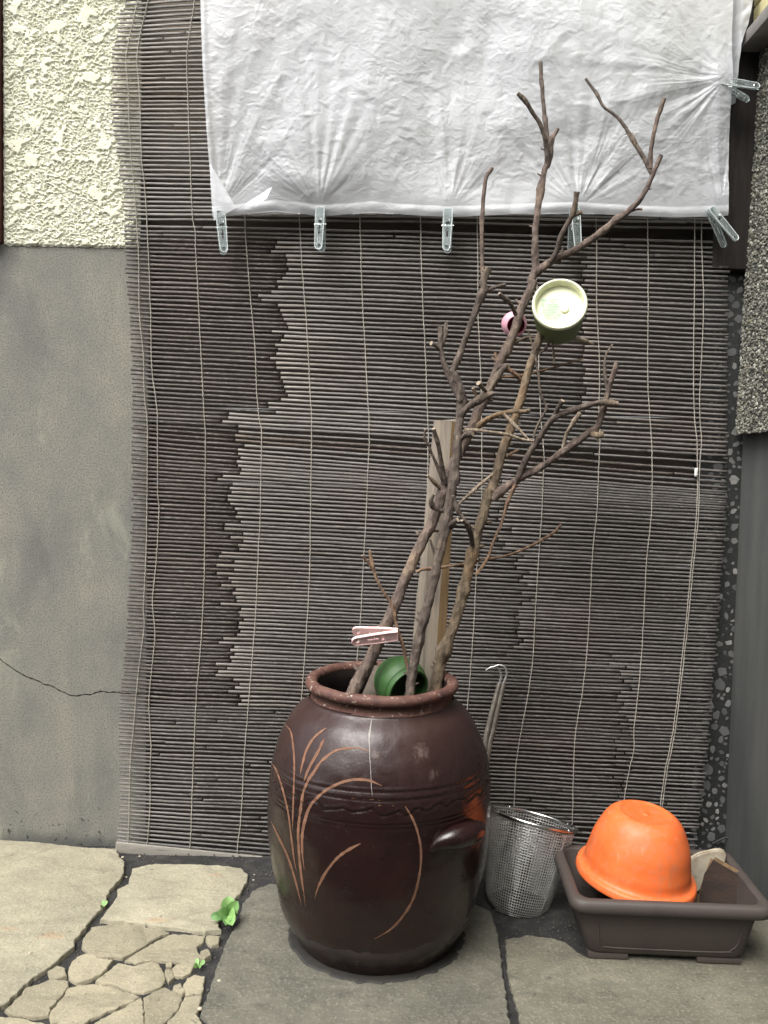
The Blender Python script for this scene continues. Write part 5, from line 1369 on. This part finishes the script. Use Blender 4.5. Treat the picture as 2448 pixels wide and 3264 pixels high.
# ================================================================== WEEDS
def leaf(root, base, tip, wid, mat, cup=.15, up=.012, lobed=.12):
    base, tip = Vector(base), Vector(tip); d = tip - base; L = d.length
    side = d.cross(Vector((.15, -.75, .65))).normalized(); nrm = side.cross(d).normalized()
    n = 18; V = []; Fc = []
    for i in range(n + 1):
        t = i / n
        xq = max(0, t - .22) / .78
        w = wid * max(0, math.sin(math.pi * xq ** 1.45)) ** .6 + .0012 * (1 - t)
        w *= 1 + lobed * .6 * math.sin(t * 30)
        c_ = base + d * t + nrm * up * math.sin(t * 2.6)
        for s_ in (-1, -.5, 0, .5, 1):
            V.append(c_ + side * w * s_ + nrm * (abs(s_) * w * cup + .0008 * mnoise.noise(c_ * 90)))
    for i in range(n):
        for k_ in range(4): Fc.append([i * 5 + k_, i * 5 + k_ + 1, (i + 1) * 5 + k_ + 1, (i + 1) * 5 + k_])
    return part('leaf', V, Fc, mat, root)
wb = G(*c0([(1478, 985)])[0], 0)
wd = thing('weed_plant', 'light green leafy weed growing in the paving joint left of the jar', 'weed', wb)
for (x_, y_), z_, w_, m_ in [((1480, 822), .052, .017, 'leaf'), ((1552, 852), .05, .014, 'leaf_mid'), ((1396, 925), .036, .013, 'leaf_mid'), ((1356, 968), .014, .010, 'leaf_dark'), ((1535, 985), .02, .017, 'leaf'), ((1456, 1040), .012, .011, 'leaf_dark'), ((1555, 940), .02, .010, 'leaf_dark'), ((1510, 1040), .012, .013, 'leaf')]:
    q = G(*c0([(x_, y_)])[0], z_); leaf(wd, wb + Vector((0, 0, .004)), q, w_ * .92, m_, .4)
for (bx, by), sc_, lab in [((1288, 1298), .8, 'tiny green seedling among the small cracked paving stones'), ((668, 912), .7, 'tiny green seedling in the joint beside the largest pale slab')]:
    q0 = G(*c0([(bx, by)])[0], -.004); sd_ = thing('seedling', lab, 'weed', q0)
    for a in ((30, 130, 210, 320) if sc_ > .75 else (60, 110, 250)):
        leaf(sd_, q0 + Vector((0, 0, .002)), q0 + Vector((.014 * sc_ * math.cos(R(a)), .02 * sc_ * math.sin(R(a)), .012)), .0048 * sc_, 'leaf', .1, .002, 0)
# small white grit on the paving
for (x_, y_), s_ in zip(c0([(795, 578), (905, 572), (196, 1198), (1642, 725), (1648, 690), (1295, 1560), (820, 706), (1420, 1378)]), (.0038, .003, .0045, .0026, .0022, .005, .0024, .0036)):
    p = G(x_, y_, .003); bm = bmesh.new(); bmesh.ops.create_icosphere(bm, subdivisions=2, radius=s_)
    for v in bm.verts: v.co = Vector((v.co.x, v.co.y, v.co.z * .5)) * (1 + .3 * mnoise.noise(v.co * 300 + p * 50)) + p
    o = from_bm('pale_pebble', bm, 'shard', gnd)
